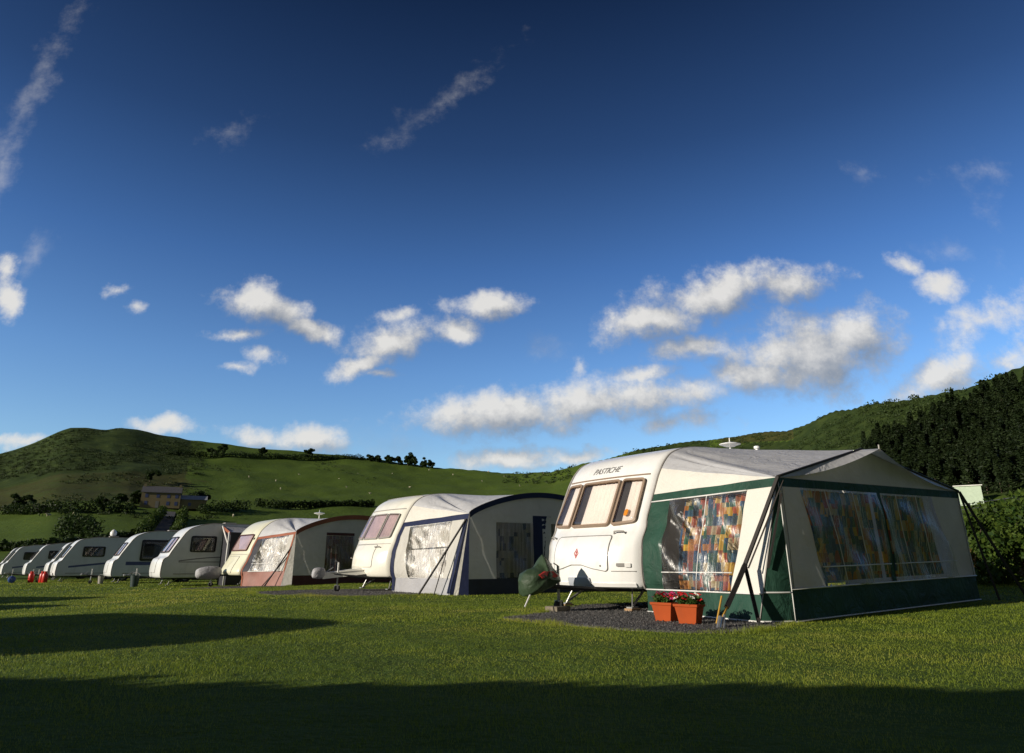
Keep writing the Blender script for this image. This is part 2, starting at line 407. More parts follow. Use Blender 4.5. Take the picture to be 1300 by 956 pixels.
def terrain():
    phs = np.concatenate([np.arange(-180, -50, 2.), np.arange(-50, 50, .22), np.arange(50, 180.01, 2.)])
    rs = np.concatenate([[.01, .5, 1, 1.5, 2], np.arange(2.5, 30, .5), np.arange(30, 80, 1.5), np.arange(80, 520, 3.), np.geomspace(520, 3000, 14)])
    PH, RS = np.meshgrid(np.radians(phs), rs)
    X = RS*np.sin(PH); Y = RS*np.cos(PH); Z = hfun(X, Y)+rough_np(X, Y)
    V = np.stack([X, Y, Z], -1).reshape(-1, 3); nc = len(phs); nr = len(rs)
    i, j = np.meshgrid(np.arange(nc-1), np.arange(nr-1)); a = (j*nc+i).ravel()
    F = np.stack([a, a+nc, a+nc+1, a+1], -1)
    me = np_mesh('terrain', V, F)
    # zones: R scrub amount, G brown bracken amount, B pasture brightness
    r = RS.ravel(); ph = np.degrees(PH).ravel(); D = np.interp(ph, _dp, _dd); t = r/D
    pa = phi_of(280); 
    scr = np.zeros_like(r); brn = np.zeros_like(r)
    px = 650+870*np.tan(np.radians(ph))/math.cos(PITCH)*.95
    upper = np.clip((t-.74)/.06, 0, 1)
    scr += upper*np.interp(px, [-200, 225, 245, 460, 520, 5000], [1, 1, .35, .3, 0, 0])
    mid = np.clip((t-.55)/.05, 0, 1)*(1-upper)
    brn += mid*np.interp(px, [-200, 200, 330, 5000], [.75, .7, 0, 0]); scr += mid*np.interp(px, [-200, 150, 300, 5000], [.35, .45, 0, 0])
    brn += upper*np.interp(px, [-100, 205, 212, 238, 244, 5000], [.15, .2, 1, 1, .1, .1])
    right = np.interp(px, [-100, 690, 760, 860, 5000], [0, 0, 0, 1, 1])*np.clip((t-.5)/.06, 0, 1)
    scr += right
    brn += right*np.clip((t-.93)/.04, 0, 1)*np.interp(px, [0, 900, 940, 1010, 1060, 5000], [0, 0, 1, 1, .3, 0])
    scr = np.where((right > .5) & (t > .94) & (px > 900) & (px < 1010), .1, scr)
    col = np.stack([np.clip(scr, 0, 1), np.clip(brn, 0, 1), np.zeros_like(r), np.ones_like(r)], -1).astype(np.float32)
    ca = me.color_attributes.new('zone', 'FLOAT_COLOR', 'POINT'); ca.data.foreach_set('color', col.ravel())
    m, nt, b = new_mat('grassland')
    g = nt.nodes.new('ShaderNodeNewGeometry'); pos = g.outputs['Position']
    at = N(nt, 'ShaderNodeAttribute', attribute_name='zone'); sep = N(nt, 'ShaderNodeSeparateColor'); L(nt, at.outputs[0], sep.inputs[0])
    n1 = noise_n(nt, pos, .035, 6, .65); n2 = noise_n(nt, pos, .9, 5, .7); n3 = noise_n(nt, pos, .15, 6, .75, .5)
    near = ramp(nt, [(.25, (.06,.085,.014)), (.5, (.085,.12,.02)), (.75, (.12,.145,.03))], n2)
    far = ramp(nt, [(.3, (.046,.090,.010)), (.55, (.072,.130,.015)), (.75, (.115,.155,.028))], n1)
    mxa = N(nt, 'ShaderNodeMix', data_type='RGBA'); mxa.inputs[0].default_value = .5; L(nt, near.outputs[0], mxa.inputs[6]); L(nt, far.outputs[0], mxa.inputs[7])
    scrub = ramp(nt, [(.3, (.018,.034,.008)), (.5, (.032,.052,.012)), (.7, (.06,.085,.02))], n3)  # scrub green, kept dark to carry the dimness of the hillsides too
    brown = ramp(nt, [(.3, (.035,.045,.012)), (.6, (.07,.072,.02)), (.8, (.14,.115,.04))], n3)
    def thr(o, k=1.0):
        ad = N(nt, 'ShaderNodeMath', operation='MULTIPLY_ADD'); ad.inputs[1].default_value = 1.6; ad.inputs[2].default_value = -.75
        L(nt, o, ad.inputs[0]); a2 = N(nt, 'ShaderNodeMath', operation='ADD'); L(nt, ad.outputs[0], a2.inputs[0]); L(nt, n3, a2.inputs[1])
        r_ = ramp(nt, [(.38, (0,0,0)), (.56, (1,1,1))], a2.outputs[0]); return r_.outputs[0]
    m1 = N(nt, 'ShaderNodeMix', data_type='RGBA'); L(nt, thr(sep.outputs[1]), m1.inputs[0]); L(nt, mxa.outputs[2], m1.inputs[6]); L(nt, brown.outputs[0], m1.inputs[7])
    m2 = N(nt, 'ShaderNodeMix', data_type='RGBA'); L(nt, thr(sep.outputs[0]), m2.inputs[0]); L(nt, m1.outputs[2], m2.inputs[6]); L(nt, scrub.outputs[0], m2.inputs[7])
    L(nt, m2.outputs[2], b.inputs['Base Color']); b.inputs['Roughness'].default_value = .95; b.inputs['Specular IOR Level'].default_value = .1
    bn = N(nt, 'ShaderNodeBump', Strength=.6, Distance=.5); L(nt, noise_n(nt, pos, .5, 6, .7), bn.inputs['Height'])
    bn2 = N(nt, 'ShaderNodeBump', Strength=.7, Distance=.03); L(nt, noise_n(nt, pos, 30, 4, .7), bn2.inputs['Height']); L(nt, bn.outputs[0], bn2.inputs['Normal'])
    L(nt, bn2.outputs[0], b.inputs['Normal'])
    o = link('ground', me, m, None, True); tag(o, kind='structure')
    o['label'] = 'mown camping field rising into green pasture and scrubby hills'
terrain()

# ------------------------------------------------------------------ leaves
def leaf_arrays(cent, nrm_dir, size, aspect=1.6, jitter=1.0):
    n = len(cent); a = rng.normal(size=(n, 3)); a /= np.linalg.norm(a, axis=1)[:, None]
    if nrm_dir is not None: a = a*jitter+nrm_dir; a /= np.linalg.norm(a, axis=1)[:, None]
    b = rng.normal(size=(n, 3)); u = np.cross(a, b); u /= np.linalg.norm(u, axis=1)[:, None]; v = np.cross(a, u)
    s = (size*(.6+.8*rng.random(n)))[:, None]
    V = np.stack([cent-u*s*.5*aspect, cent-v*s*.5, cent+u*s*.5*aspect, cent+v*s*.5], 1).reshape(-1, 3)
    F = np.arange(4*n).reshape(-1, 4); return V, F
def blob_points(n, c, rad, shell=.55):
    d = rng.normal(size=(n, 3)); d /= np.linalg.norm(d, axis=1)[:, None]
    k = shell+(1-shell)*rng.random(n)**.6
    return c+d*np.array(rad)*k[:, None], d
def leafy(name, blobs, per, size, mat, parent=None, zmin=None):
    Vs = []; Fs = []; o = 0
    for c, rad in blobs:
        P, d = blob_points(per, np.array(c), rad)
        if zmin is not None: P = P[P[:, 2] > zmin]; d = d[:len(P)]
        V, F = leaf_arrays(P, d*.8, size); Vs.append(V); Fs.append(F+o); o += len(V)
    return link(name, np_mesh(name, np.concatenate(Vs), np.concatenate(Fs)), mat, parent)

# ------------------------------------------------------------------ near lawn (mown blades) and gravel
def local_frame(O, yaw):
    f = Vector((math.cos(yaw), math.sin(yaw), 0)); n = Vector((-math.sin(yaw), math.cos(yaw), 0)); return Vector((O[0], O[1], 0)), f, n
PADS = []          # world polygons (list of xy)
def inside(P, X, Y):
    c = np.zeros(len(X), bool); n = len(P)
    for i in range(n):
        x0, y0 = P[i]; x1, y1 = P[(i+1) % n]
        k = (y0 > Y) != (y1 > Y)
        with np.errstate(divide='ignore', invalid='ignore'): c ^= k & (X < (x1-x0)*(Y-y0)/(y1-y0)+x0)
    return c
def lawn():
    Vs = []; n_tot = 0
    bands = [(2.6, 5.5, 4600, .020, .0030), (5.5, 9, 3300, .020, .0040), (9, 15, 1500, .023, .007), (15, 28, 420, .028, .013), (28, 60, 80, .035, .03)]
    for r0, r1, dens, h, w in bands:
        a0, a1 = R(-43), R(44); area = (r1*r1-r0*r0)/2*(a1-a0); n = int(dens*area)
        r = np.sqrt(rng.random(n)*(r1*r1-r0*r0)+r0*r0); a = a0+rng.random(n)*(a1-a0)
        X = r*np.sin(a); Y = r*np.cos(a)
        cl = np.sin(X*7.1+2*np.sin(Y*3.3))*np.sin(Y*6.3+1.7*np.sin(X*2.9)); keep = rng.random(n) < (.72+.28*cl)
        jx = .10*np.sin(Y*9+X*5)+.09*rng.normal(size=n); jy = .10*np.sin(X*8-Y*6)+.09*rng.normal(size=n)
        for P in PADS: keep &= ~inside(P, X+jx, Y+jy)
        X, Y = X[keep], Y[keep]; n = len(X); Z = hfun(X, Y)
        patch = .80+.7*vnoise(X*.9+40, Y*.9+40)+.5*vnoise(X*3.1+80, Y*3.1+20)
        g = rng.random(n)*2*PI; hh = h*(.5+rng.random(n)*.9)*patch; ww = w*(.7+.6*rng.random(n))
        lean = rng.normal(size=(n, 2))*.45*hh[:, None]
        B0 = np.stack([X-np.cos(g)*ww/2, Y-np.sin(g)*ww/2, Z-.004], -1); B1 = np.stack([X+np.cos(g)*ww/2, Y+np.sin(g)*ww/2, Z-.004], -1)
        T = np.stack([X+lean[:, 0], Y+lean[:, 1], Z+hh], -1)
        Vs.append(np.stack([B0, B1, T], 1).reshape(-1, 3)); n_tot += n
    for P in PADS:
        for i in range(len(P)):
            (x0, y0), (x1, y1) = P[i], P[(i+1) % len(P)]; d = math.hypot(x1-x0, y1-y0); n = int(d*900)
            if n < 2: continue
            t = rng.random(n); off = rng.normal(size=n)*.06; X = x0+(x1-x0)*t-(y1-y0)/d*off; Y = y0+(y1-y0)*t+(x1-x0)/d*off; Z = hfun(X, Y)
            k = .6+2.2*np.clip(vnoise(X*2.3+5, Y*2.3+5)+.2, 0, 1); g = rng.random(n)*6.28; hh = .03*k*(.5+rng.random(n)); ww = .005*(.7+.6*rng.random(n)); lean = rng.normal(size=(n, 2))*.4*hh[:, None]
            Vs.append(np.stack([np.stack([X-np.cos(g)*ww/2, Y-np.sin(g)*ww/2, Z-.004], -1), np.stack([X+np.cos(g)*ww/2, Y+np.sin(g)*ww/2, Z-.004], -1), np.stack([X+lean[:, 0], Y+lean[:, 1], Z+hh], -1)], 1).reshape(-1, 3))
    V = np.concatenate(Vs); F = np.arange(len(V)).reshape(-1, 3)
    m, nt, b = new_mat('grass_blade')
    g = nt.nodes.new('ShaderNodeNewGeometry'); pos = g.outputs['Position']
    n1 = noise_n(nt, pos, .8, 4, .6); n0 = noise_n(nt, pos, .16, 3, .6)
    av = N(nt, 'ShaderNodeMath', operation='ADD'); L(nt, n1, av.inputs[0]); L(nt, n0, av.inputs[1])
    ma = N(nt, 'ShaderNodeMath', operation='MULTIPLY_ADD'); ma.inputs[1].default_value = .25
    hf = N(nt, 'ShaderNodeMath', operation='MULTIPLY_ADD'); hf.inputs[1].default_value = 1.9; hf.inputs[2].default_value = -1.52; L(nt, av.outputs[0], hf.inputs[0])
    L(nt, g.outputs['Random Per Island'], ma.inputs[0]); L(nt, hf.outputs[0], ma.inputs[2])
    r = ramp(nt, [(.05, (.16,.215,.02)), (.40, (.22,.285,.025)), (.7, (.31,.35,.038)), (.98, (.43,.41,.08))], ma.outputs[0])
    L(nt, r.outputs[0], b.inputs['Base Color']); b.inputs['Roughness'].default_value = .5; b.inputs['Specular IOR Level'].default_value = .3
    tr = nt.nodes.new('ShaderNodeBsdfTranslucent'); L(nt, r.outputs[0], tr.inputs[0])
    mx = nt.nodes.new('ShaderNodeMixShader'); mx.inputs[0].default_value = .4
    L(nt, b.outputs[0], mx.inputs[1]); L(nt, tr.outputs[0], mx.inputs[2]); L(nt, mx.outputs[0], nt.nodes['Material Output'].inputs[0])
    o = link('grass', np_mesh('grass', V, F), m); tag(o, 'short mown green grass of the camping field', 'grass', kind='stuff')

def gravel(pts, label):
    """a gravel hardstanding: sheet plus loose chippings"""
    PADS.append(pts)
    n = len(pts); mb = MB(); cx = sum(p[0] for p in pts)/n; cy = sum(p[1] for p in pts)/n
    def fn(a, b, o): return (a, b, gz(a, b)+o)
    dense = []
    for i in range(n):
        p, q = pts[i], pts[(i+1) % n]
        for k in range(6): dense.append((p[0]+(q[0]-p[0])*k/6, p[1]+(q[1]-p[1])*k/6))
    mb.slab(dense, fn, -.02, .012, rings=8)
    if 'gravel' not in M:
        m, nt, b = new_mat('grey_gravel'); v = texco(nt)
        vo = N(nt, 'ShaderNodeTexVoronoi', Scale=45.); L(nt, v, vo.inputs[0])
        sp = N(nt, 'ShaderNodeSeparateColor'); L(nt, vo.outputs['Color'], sp.inputs[0])
        r = ramp(nt, [(0, (.03,.03,.032)), (.6, (.075,.072,.072)), (1, (.17,.165,.16))], sp.outputs[0]); L(nt, r.outputs[0], b.inputs['Base Color'])
        b.inputs['Roughness'].default_value = .9; bump(nt, b, vo.outputs['Distance'], .8, .02); M['gravel'] = m
        M['chips'] = leafmat('gravel_chips', (.035,.035,.037), (.20,.19,.18), 40, 0, .9)
    o = mb.build('gravel_pad', M['gravel'], None, True); tag(o, label, 'gravel', kind='structure')
    xs = [p[0] for p in pts]; ys = [p[1] for p in pts]
    n = int(380*(max(xs)-min(xs))*(max(ys)-min(ys))); X = rng.uniform(min(xs)-.1, max(xs)+.1, n); Y = rng.uniform(min(ys)-.1, max(ys)+.1, n)
    k = inside(pts, X, Y); X, Y = X[k], Y[k]; n = len(X)
    if n == 0: return
    s = .007+.011*rng.random(n); base = np.array([(1,0,0),(-.5,.87,0),(-.5,-.87,0),(0,0,1.)]); base = np.concatenate([base, [(0,0,-.4)]])
    P = base[None]*s[:, None, None]; g = rng.random(n)*6.28; c, sn = np.cos(g), np.sin(g)
    Q = np.stack([P[..., 0]*c[:, None]-P[..., 1]*sn[:, None], P[..., 0]*sn[:, None]+P[..., 1]*c[:, None], P[..., 2]], -1)
    Q += rng.normal(size=Q.shape)*.002; Q += np.stack([X, Y, hfun(X, Y)+.014], -1)[:, None]
    F = np.array([(0,1,3),(1,2,3),(2,0,3)]); F = (F[None]+np.arange(n)[:, None, None]*5).reshape(-1, 3)
    st = link('gravel_chippings', np_mesh('gravel_chippings', Q.reshape(-1, 3), F), M['chips']); tag(st, 'loose grey chippings lying on the '+label, 'gravel', kind='stuff')

# ------------------------------------------------------------------ caravans
def interp_prof(prof, z):
    """front x at height z (front part of the profile, z rising)"""
    for (x0, z0), (x1, z1) in zip(prof, prof[1:]):
        if z0 <= z <= z1: return x0+(x1-x0)*(z-z0)/max(1e-6, z1-z0), Vector((z1-z0, -(x1-x0))).normalized()
    return prof[-1][0], Vector((0, 1))
def smooth_poly(P, it=2):
    for _ in range(it):
        Q = [P[0]]
        for a, b in zip(P, P[1:]):
            Q += [(a[0]*.75+b[0]*.25, a[1]*.75+b[1]*.25), (a[0]*.25+b[0]*.75, a[1]*.25+b[1]*.75)]
        Q.append(P[-1]); P = Q
    return P
class Caravan:
    """local frame: +x towards the hitch, +y towards the awning side, z up from the ground"""
    def __init__(s, front, roofz, length, W=1.1, blo=.26, bhi=.12, er=.10, name='caravan', loc=(0,0), yaw=R(217), label='', group=None, paint='white_paint', rearx=None):
        s.W = W; s.blo = blo; s.bhi = bhi; s.er = er
        s.front = smooth_poly(front, 2)
        s.len = length
        x_end = -length
        tail = smooth_poly([front[-1], (x_end*.5, roofz), (x_end+.6, roofz-.01), (x_end+.12, roofz-.14), (x_end, roofz-.5), (x_end-.05, .8), (x_end, .5), (x_end+.12, front[0][1])], 2)
        s.prof = s.front+tail[1:]
        s.root = empty(name, (loc[0], loc[1], gz(*loc)), yaw, label, 'caravan', group)
        s.paint = M[paint]; s.body()
    def bul(s, y, z, x):
        k = s.blo+(s.bhi-s.blo)*min(1, max(0, (z-.9)/.5)); wx = min(1, max(0, (x+1.6)/1.2))
        return -k*wx*abs(y/s.W)**2.6
    def fr(s, y, z, off=0.):
        x, nn = interp_prof(s.front, z)
        d = .02; db = (s.bul(y+d, z, x)-s.bul(y-d, z, x))/(2*d)
        nv = Vector((nn[0], -db*nn[0], nn[1])).normalized()
        return Vector((x+s.bul(y, z, x), y, z))+nv*off
    def side(s, sg):
        return lambda a, b, o: Vector((a, sg*(s.W+o), b))
    def body(s):
        prof = s.prof; n = len(prof); W, er = s.W, s.er
        nr = []
        for i in range(n):
            a = Vector(prof[i-1]); b = Vector(prof[(i+1) % n]); t = (b-a).normalized(); nr.append(Vector((t.y, -t.x)))
        st = []
        for k in range(5):
            g = R(90*k/4); st.append((-W+er*(1-math.sin(g)), er*(1-math.cos(R(90)-g)) if False else er*(1-math.sin(g))))
        # stations: (y, inset)
        S = [(-W, er)]+[(-W+er*(1-math.cos(R(90*k/5))), er*(1-math.sin(R(90*k/5)))) for k in range(1, 6)]
        mids = [(-W+er+(2*W-2*er)*k/14, 0) for k in range(1, 14)]
        S = S+mids+[(-y, i) for y, i in reversed(S)]
        mb = MB(); vs = []
        # orientation of the normal: outward = away from centroid
        cx = sum(p[0] for p in prof)/n; cz = 1.4
        for y, ins in S:
            for i, (x, z) in enumerate(prof):
                q = nr[i]; 
                if q.dot(Vector((x-cx, (z-cz)*1.5))) < 0: q = -q
                vs.append((x-q.x*ins+s.bul(y, z, x), y, z-q.y*ins))
        m = len(S)
        fs = [(j*n+i, j*n+(i+1) % n, (j+1)*n+(i+1) % n, (j+1)*n+i) for j in range(m-1) for i in range(n)]
        fs += [tuple(range(n)), tuple(range((m-1)*n, m*n))]
        mb.add(vs, fs); s.shell = mb.build('body', s.paint, s.root, 'angle')
        return s.shell
    def chassis(s, hitch=1.45, z=.36, wheelx=None):
        r = s.root; mb = MB(); zb = s.front[0][1]
        x0 = .3
        mb.tube([(-1.2, .75, zb-.05), (x0, .42, zb-.02), (hitch-.12, .05, z+.02)], .035, 6)
        mb.tube([(-1.2, -.75, zb-.05), (x0, -.42, zb-.02), (hitch-.12, -.05, z+.02)], .035, 6)
        mb.box(-s.len+.3, -.9, -.8, -.72, zb-.1, zb-.01); mb.box(-s.len+.3, -.9, .72, .8, zb-.1, zb-.01)
        mb.box(-s.len*.55-.04, -s.len*.55+.04, -.95, .95, .24, .32)
        mb.build('chassis_frame', M['darksteel'], r)
        h = MB(); h.tube([(hitch-.16, 0, z+.03), (hitch+.08, 0, z+.04)], .04, 8); h.lathe([(.001,.0),(.04,.01),(.05,.05),(.03,.09),(.001,.10)], 10, Matrix.Translation((hitch+.1, 0, z)))
        h.tube([(hitch-.02, 0, z+.07), (hitch-.22, 0, z+.2)], .014, 6); h.build('coupling_head', M['steel'], r, 'angle')
        # jockey wheel
        jx = hitch-.32; t = MB(); t.tube([(jx, .1, z+.32), (jx, .1, .16)], .022, 8); t.tube([(jx, .1, z+.32), (jx+.09, .1, z+.36)], .01, 6)
        t.box(jx-.045, jx+.045, .045, .155, .15, .17); t.box(jx-.02, jx+.02, .05, .058, .06, .16); t.box(jx-.02, jx+.02, .142, .15, .06, .16)
        jk = t.build('jockey_wheel', M['steel'], r)
        w = MB(); w.lathe([(.001,-.035),(.06,-.035),(.085,-.025),(.09,0),(.085,.025),(.06,.035),(.001,.035)], 18, Matrix.Translation((jx, .1, .09)) @ Matrix.Rotation(R(90), 4, 'X'))
        w.build('tyre', M['tyre'], jk, 'angle')
        for sx in (.05, -s.len+.35):
            for sg in (-1, 1):
                q = MB(); q.tube([(sx-.35, sg*.7, zb-.05), (sx, sg*.78, .07)], .02, 6); q.tube([(sx-.1, sg*.7, zb-.03), (sx, sg*.78, .07)], .012, 6); q.box(sx-.07, sx+.07, sg*.78-.06, sg*.78+.06, .045, .07)
                q.build('corner_steady', M['steel'], r)
        wx = wheelx if wheelx is not None else -s.len*.55
        for sg in (-1, 1):
            T = Matrix.Translation((wx, sg*(s.W-.13), .3)) @ Matrix.Rotation(R(90), 4, 'X')
            w = MB(); w.lathe([(.17,-.085),(.27,-.085),(.295,-.06),(.3,0),(.295,.06),(.27,.085),(.17,.085),(.17,-.085)], 30, T)
            ty = w.build('wheel', M['tyre'], r, 'angle')
            w = MB(); w.lathe([(.001,-.09),(.06,-.09),(.08,-.06),(.15,-.05),(.172,-.086),(.172,.086),(.15,.05),(.08,.06),(.06,.09),(.001,.09)], 30, T); w.build('rim', M['steel'], ty, 'angle')
    def window(s, fn, q, rad, frame, blind, bl=(0,0,0,0), fw=.028, depth=.045, name='window', rings=6):
        """a hinged acrylic window: raised frame, panel painted dark for the unlit cabin, blind and clear pane"""
        out = quad_outline(q, rad); inn = shrink(out, fw)
        if abs(sum(a[0]*b[1]-b[0]*a[1] for a, b in zip(inn, inn[1:]+inn[:1]))) > abs(sum(a[0]*b[1]-b[0]*a[1] for a, b in zip(out, out[1:]+out[:1]))): inn = shrink(out, -fw)
        mb = MB(); mb.ring(out, inn, fn, -.03, depth); w = mb.build(name, frame, s.root, 'angle')
        mb = MB(); mb.slab(shrinkto(inn, .004), fn, -.02, .004, rings); mb.build('cabin_shade_panel', M['cabin_shade'], w, True)  # dark sheet on the closed shell, paints the shade inside the cabin
        if blind is not None:
            x0 = [p[0] for p in q]; 
            bq = [(lerpq(q, u, v)) for u, v in ((bl[0], bl[1]), (1-bl[2], bl[1]), (1-bl[2], 1-bl[3]), (bl[0], 1-bl[3]))]
            mb = MB()
            def bf(a, b, bq=bq):
                p = lerpq(bq, a, b); return fn(p[0], p[1], .012+.004*math.sin(p[0]*60))
            mb.grid(bf, 40, 6); mb.build('blind', blind, w, True)
        mb = MB(); mb.slab(shrinkto(inn, .004), fn, depth-.010, depth-.004, rings); mb.build('pane', M['glass'], w, True)
        return w
    def strip(s, fn, pts, w, off, name, mat, parent=None):
        """flat trim band following pts in surface coordinates"""
        mb = MB(); n = len(pts); vs = []
        for i, p in enumerate(pts):
            a = Vector(pts[max(0, i-1)]); b = Vector(pts[min(n-1, i+1)]); t = (b-a).normalized(); q = Vector((-t.y, t.x))*w/2
            for sg, o in ((1, -.004), (1, off), (-1, off), (-1, -.004)): vs.append(fn(p[0]+q.x*sg, p[1]+q.y*sg, o))
        fs = [(i*4+k, i*4+(k+1) % 4, (i+1)*4+(k+1) % 4, (i+1)*4+k) for i in range(n-1) for k in range(4)]+[(0,1,2,3), tuple(range(4*n-4, 4*n))]
        mb.add(vs, fs); return mb.build(name, mat, parent or s.root)
    def edge_rail(s, sg=1, z0=None, name='awning_rail', rad=.016, xend=None):
        pts = []
        for i, (x, z) in enumerate(s.prof):
            if xend is not None and x < xend: break
            if i < len(s.prof)-8: pts.append((x+s.bul(s.W, z, x)-.015, sg*(s.W+.005), z-.01))
        mb = MB(); mb.tube(pts, rad, 6); return mb.build(name, M['trim'], s.root, True)
def lerpq(q, u, v):
    """bilinear in quad q = BL, BR, TR, TL"""
    a = Vector(q[0]).lerp(Vector(q[1]), u); b = Vector(q[3]).lerp(Vector(q[2]), u); p = a.lerp(b, v); return (p[0], p[1])
def shrinkto(P, d):
    n = len(P); ca = sum(p[0] for p in P)/n; cb = sum(p[1] for p in P)/n
    return [(p[0]+(ca-p[0])*d, p[1]+(cb-p[1])*d) for p in P]

def text_part(txt, size, fn, a0, b0, mat, parent, name='lettering', off=.006, shear=.0, flip=1):
    cu = bpy.data.curves.new(name, 'FONT'); cu.body = txt; cu.size = size; cu.extrude = .0; cu.shear = shear; cu.resolution_u = 3
    o = bpy.data.objects.new(name, cu); C.objects.link(o)
    dg = bpy.context.evaluated_depsgraph_get(); me = bpy.data.meshes.new_from_object(o.evaluated_get(dg))
    bpy.data.objects.remove(o); bpy.data.curves.remove(cu)
    for v in me.vertices: p = fn(a0+flip*v.co.x, b0+v.co.y, off); v.co = p
    me.materials.clear(); return link(name, me, mat, parent)

# ------------------------------------------------------------------ awnings
def nz(p, s): return noise.noise(Vector(p)*s)
class Awning:
    def __init__(s, car, D, width, label, group, eave=1.84, peak=2.45, eaveR=None, gR=0., rail_lo=1.83, name='awning', zin=None, flare=.42, cx=0.):
        s.cx = cx
        s.car = car; s.D = D; s.wd = width; s.W = car.W+.02
        s.root = empty(name, car.root.location, car.root.rotation_euler.z, label, 'awning', group)
        s.root.location.z = car.root.location.z
        s.yf = s.W+D; s.eave = eave; s.eaveR = eaveR or eave; s.peak = peak; s.gR = gR; s.flare = flare
        # front rail curve on the caravan side
        s.rail = [Vector((x+car.bul(car.W, z, x)-.03, s.W, z-.005)) for x, z in car.prof if x > -width+.05 or z > 2.3]
        s.rail = [p for p in s.rail if p.x > -width-.0]
        s.low = min(range(len(s.rail)), key=lambda i: abs(s.rail[i].z-rail_lo))
        s.rail_lo = s.rail[s.low].z
        s.top_rail = s.rail[s.low:]
    def inner(s, b):
        """side wall inner edge at height fraction b"""
        z = b*s.rail_lo; 
        zz = max(z, s.car.front[0][1]+.02); x, _ = interp_prof(s.car.front, zz); x += s.car.bul(s.car.W, zz, x)-.03
        return Vector((x, s.W, z))
    def outer(s, b):
        p0 = Vector((s.flare, s.yf-.22, 0)); p1 = Vector((s.cx, s.yf, s.eave)); return p0.lerp(p1, b)
    def side_pt(s, a, b, off=0., wr=.012):
        p = s.inner(b).lerp(s.outer(b), a); bulge = math.sin(PI*a)*math.sin(PI*b)
        p.x += off+wr*nz((a*4, b*3, 1), 1.5)*2*min(1, bulge*3)-.05*bulge+wr*1.2*math.sin((a*1.0+b*.6)*22)*min(1, bulge*2)*nz((a*2, b*2, 7), 1)*2
        return p
    def front_pt(s, a, b, off=0., wr=.01):
        zt = s.eave+(s.eaveR-s.eave)*a; z0 = s.gR*a
        p = Vector((s.cx-s.wd*a, s.yf+.02, z0)).lerp(Vector((s.cx-s.wd*a, s.yf, zt)), b)
        p.y += off+(wr*nz((a*9, b*3, 5), 1.3)*2.6+wr*1.5*math.sin((a*2.4+b*.5)*16)*nz((a*5, b*2, 9), 1))*min(1, math.sin(PI*min(1, max(0, b)))*3)
        return p
    def patch(s, fn, a0, a1, b0, b1, name, mat, na=14, nb=10, off=0., parent=None, uv=None, **kw):
        """a0,a1 may be (bottom, top) pairs for slanted panels"""
        A0 = a0 if isinstance(a0, tuple) else (a0, a0); A1 = a1 if isinstance(a1, tuple) else (a1, a1)
        mb = MB()
        def f(u, v):
            l = A0[0]+(A0[1]-A0[0])*v; r = A1[0]+(A1[1]-A1[0])*v
            return fn(l+(r-l)*u, b0+(b1-b0)*v, off, **kw)
        mb.grid(f, na, nb); return mb.build(name, mat, parent or s.root, True, uv=uv, recalc=False)
    def piping(s, fn, pts, name='piping', r=.011, parent=None, mat=None):
        P = []
        for (a, b), (c, d) in zip(pts, pts[1:]):
            k = 8
            for i in range(k): P.append(fn(a+(c-a)*i/k, b+(d-b)*i/k, .012 if fn == s.front_pt else .012))
        P.append(fn(*pts[-1], .012)); mb = MB(); mb.tube(P, r, 5); return mb.build(name, mat or M['piping'], parent or s.root, True)
    def curtain(s, fn, a0, a1, b0, b1, mat, off, folds=22, amp=.02, name='curtain', parent=None, axis='y'):
        mb = MB(); n = folds*6
        A0 = a0 if isinstance(a0, tuple) else (a0, a0); A1 = a1 if isinstance(a1, tuple) else (a1, a1)
        def f(u, v):
            l = A0[0]+(A0[1]-A0[0])*v; r = A1[0]+(A1[1]-A1[0])*v
            g = math.sin(u*folds*2*PI+2.5*math.sin(u*9))*amp*(1.1-.3*v)
            return fn(l+(r-l)*u, b0+(b1-b0)*v, off+g, wr=0)
        mb.grid(f, n, 8)
        uvf = (lambda c: (c.y*1.25, c.z)) if axis == 'y' else (lambda c: (c.x*1.1, c.z))
        return mb.build(name, mat, parent or s.root, True, uv=uvf, recalc=False)
    def roof(s, mat, over=.5, sidemat=None, cut=.3, arch=False, ridge=-2.2, pkx=.5):
        """roof cloth from the caravan rail to the front gable; the first part of it (fan) is the side gable"""
        R_ = s.top_rail; n = len(R_)
        # resample rail by arc length
        Ls = [0]
        for a, b in zip(R_, R_[1:]): Ls.append(Ls[-1]+(b-a).length)
        def rail(t):
            d = t*Ls[-1]
            for i in range(n-1):
                if d <= Ls[i+1]+1e-9: return R_[i].lerp(R_[i+1], (d-Ls[i])/max(1e-9, Ls[i+1]-Ls[i]))
            return R_[-1]
        rail0 = rail
        def frac(cond):
            for i, q in enumerate(R_):
                if cond(q): return Ls[i]/Ls[-1]
            return 1
        fa = frac(lambda q: q.z > 2.22); fb = frac(lambda q: q.x < s.cx-.72); fc = frac(lambda q: q.x < ridge)
        KT = [0, cut*.42, cut, (1+cut)/2, 1]; KR = [0, fa, fb, fc, 1]
        def rail(t): return rail0(float(np.interp(t, KT, KR)))
        LFT = Vector((s.cx, s.yf, s.eave)); PK = Vector((s.cx-s.wd*pkx, s.yf, s.peak)); RGT = Vector((s.cx-s.wd, s.yf, s.eaveR))
        def frontc(t):
            if t <= cut: return LFT
            u = (t-cut)/(1-cut)
            if arch:
                g = u*PI; zz = s.eave+(s.eaveR-s.eave)*u+(s.peak-s.eave)*math.sin(g)**.75
                return Vector((s.cx-s.wd*u, s.yf, zz))
            return LFT.lerp(PK, u*2) if u < .5 else PK.lerp(RGT, u*2-1)
        s.frontc = frontc
        def rail2(t): 
            return rail(t*.30/cut) if t < cut and False else rail(t)
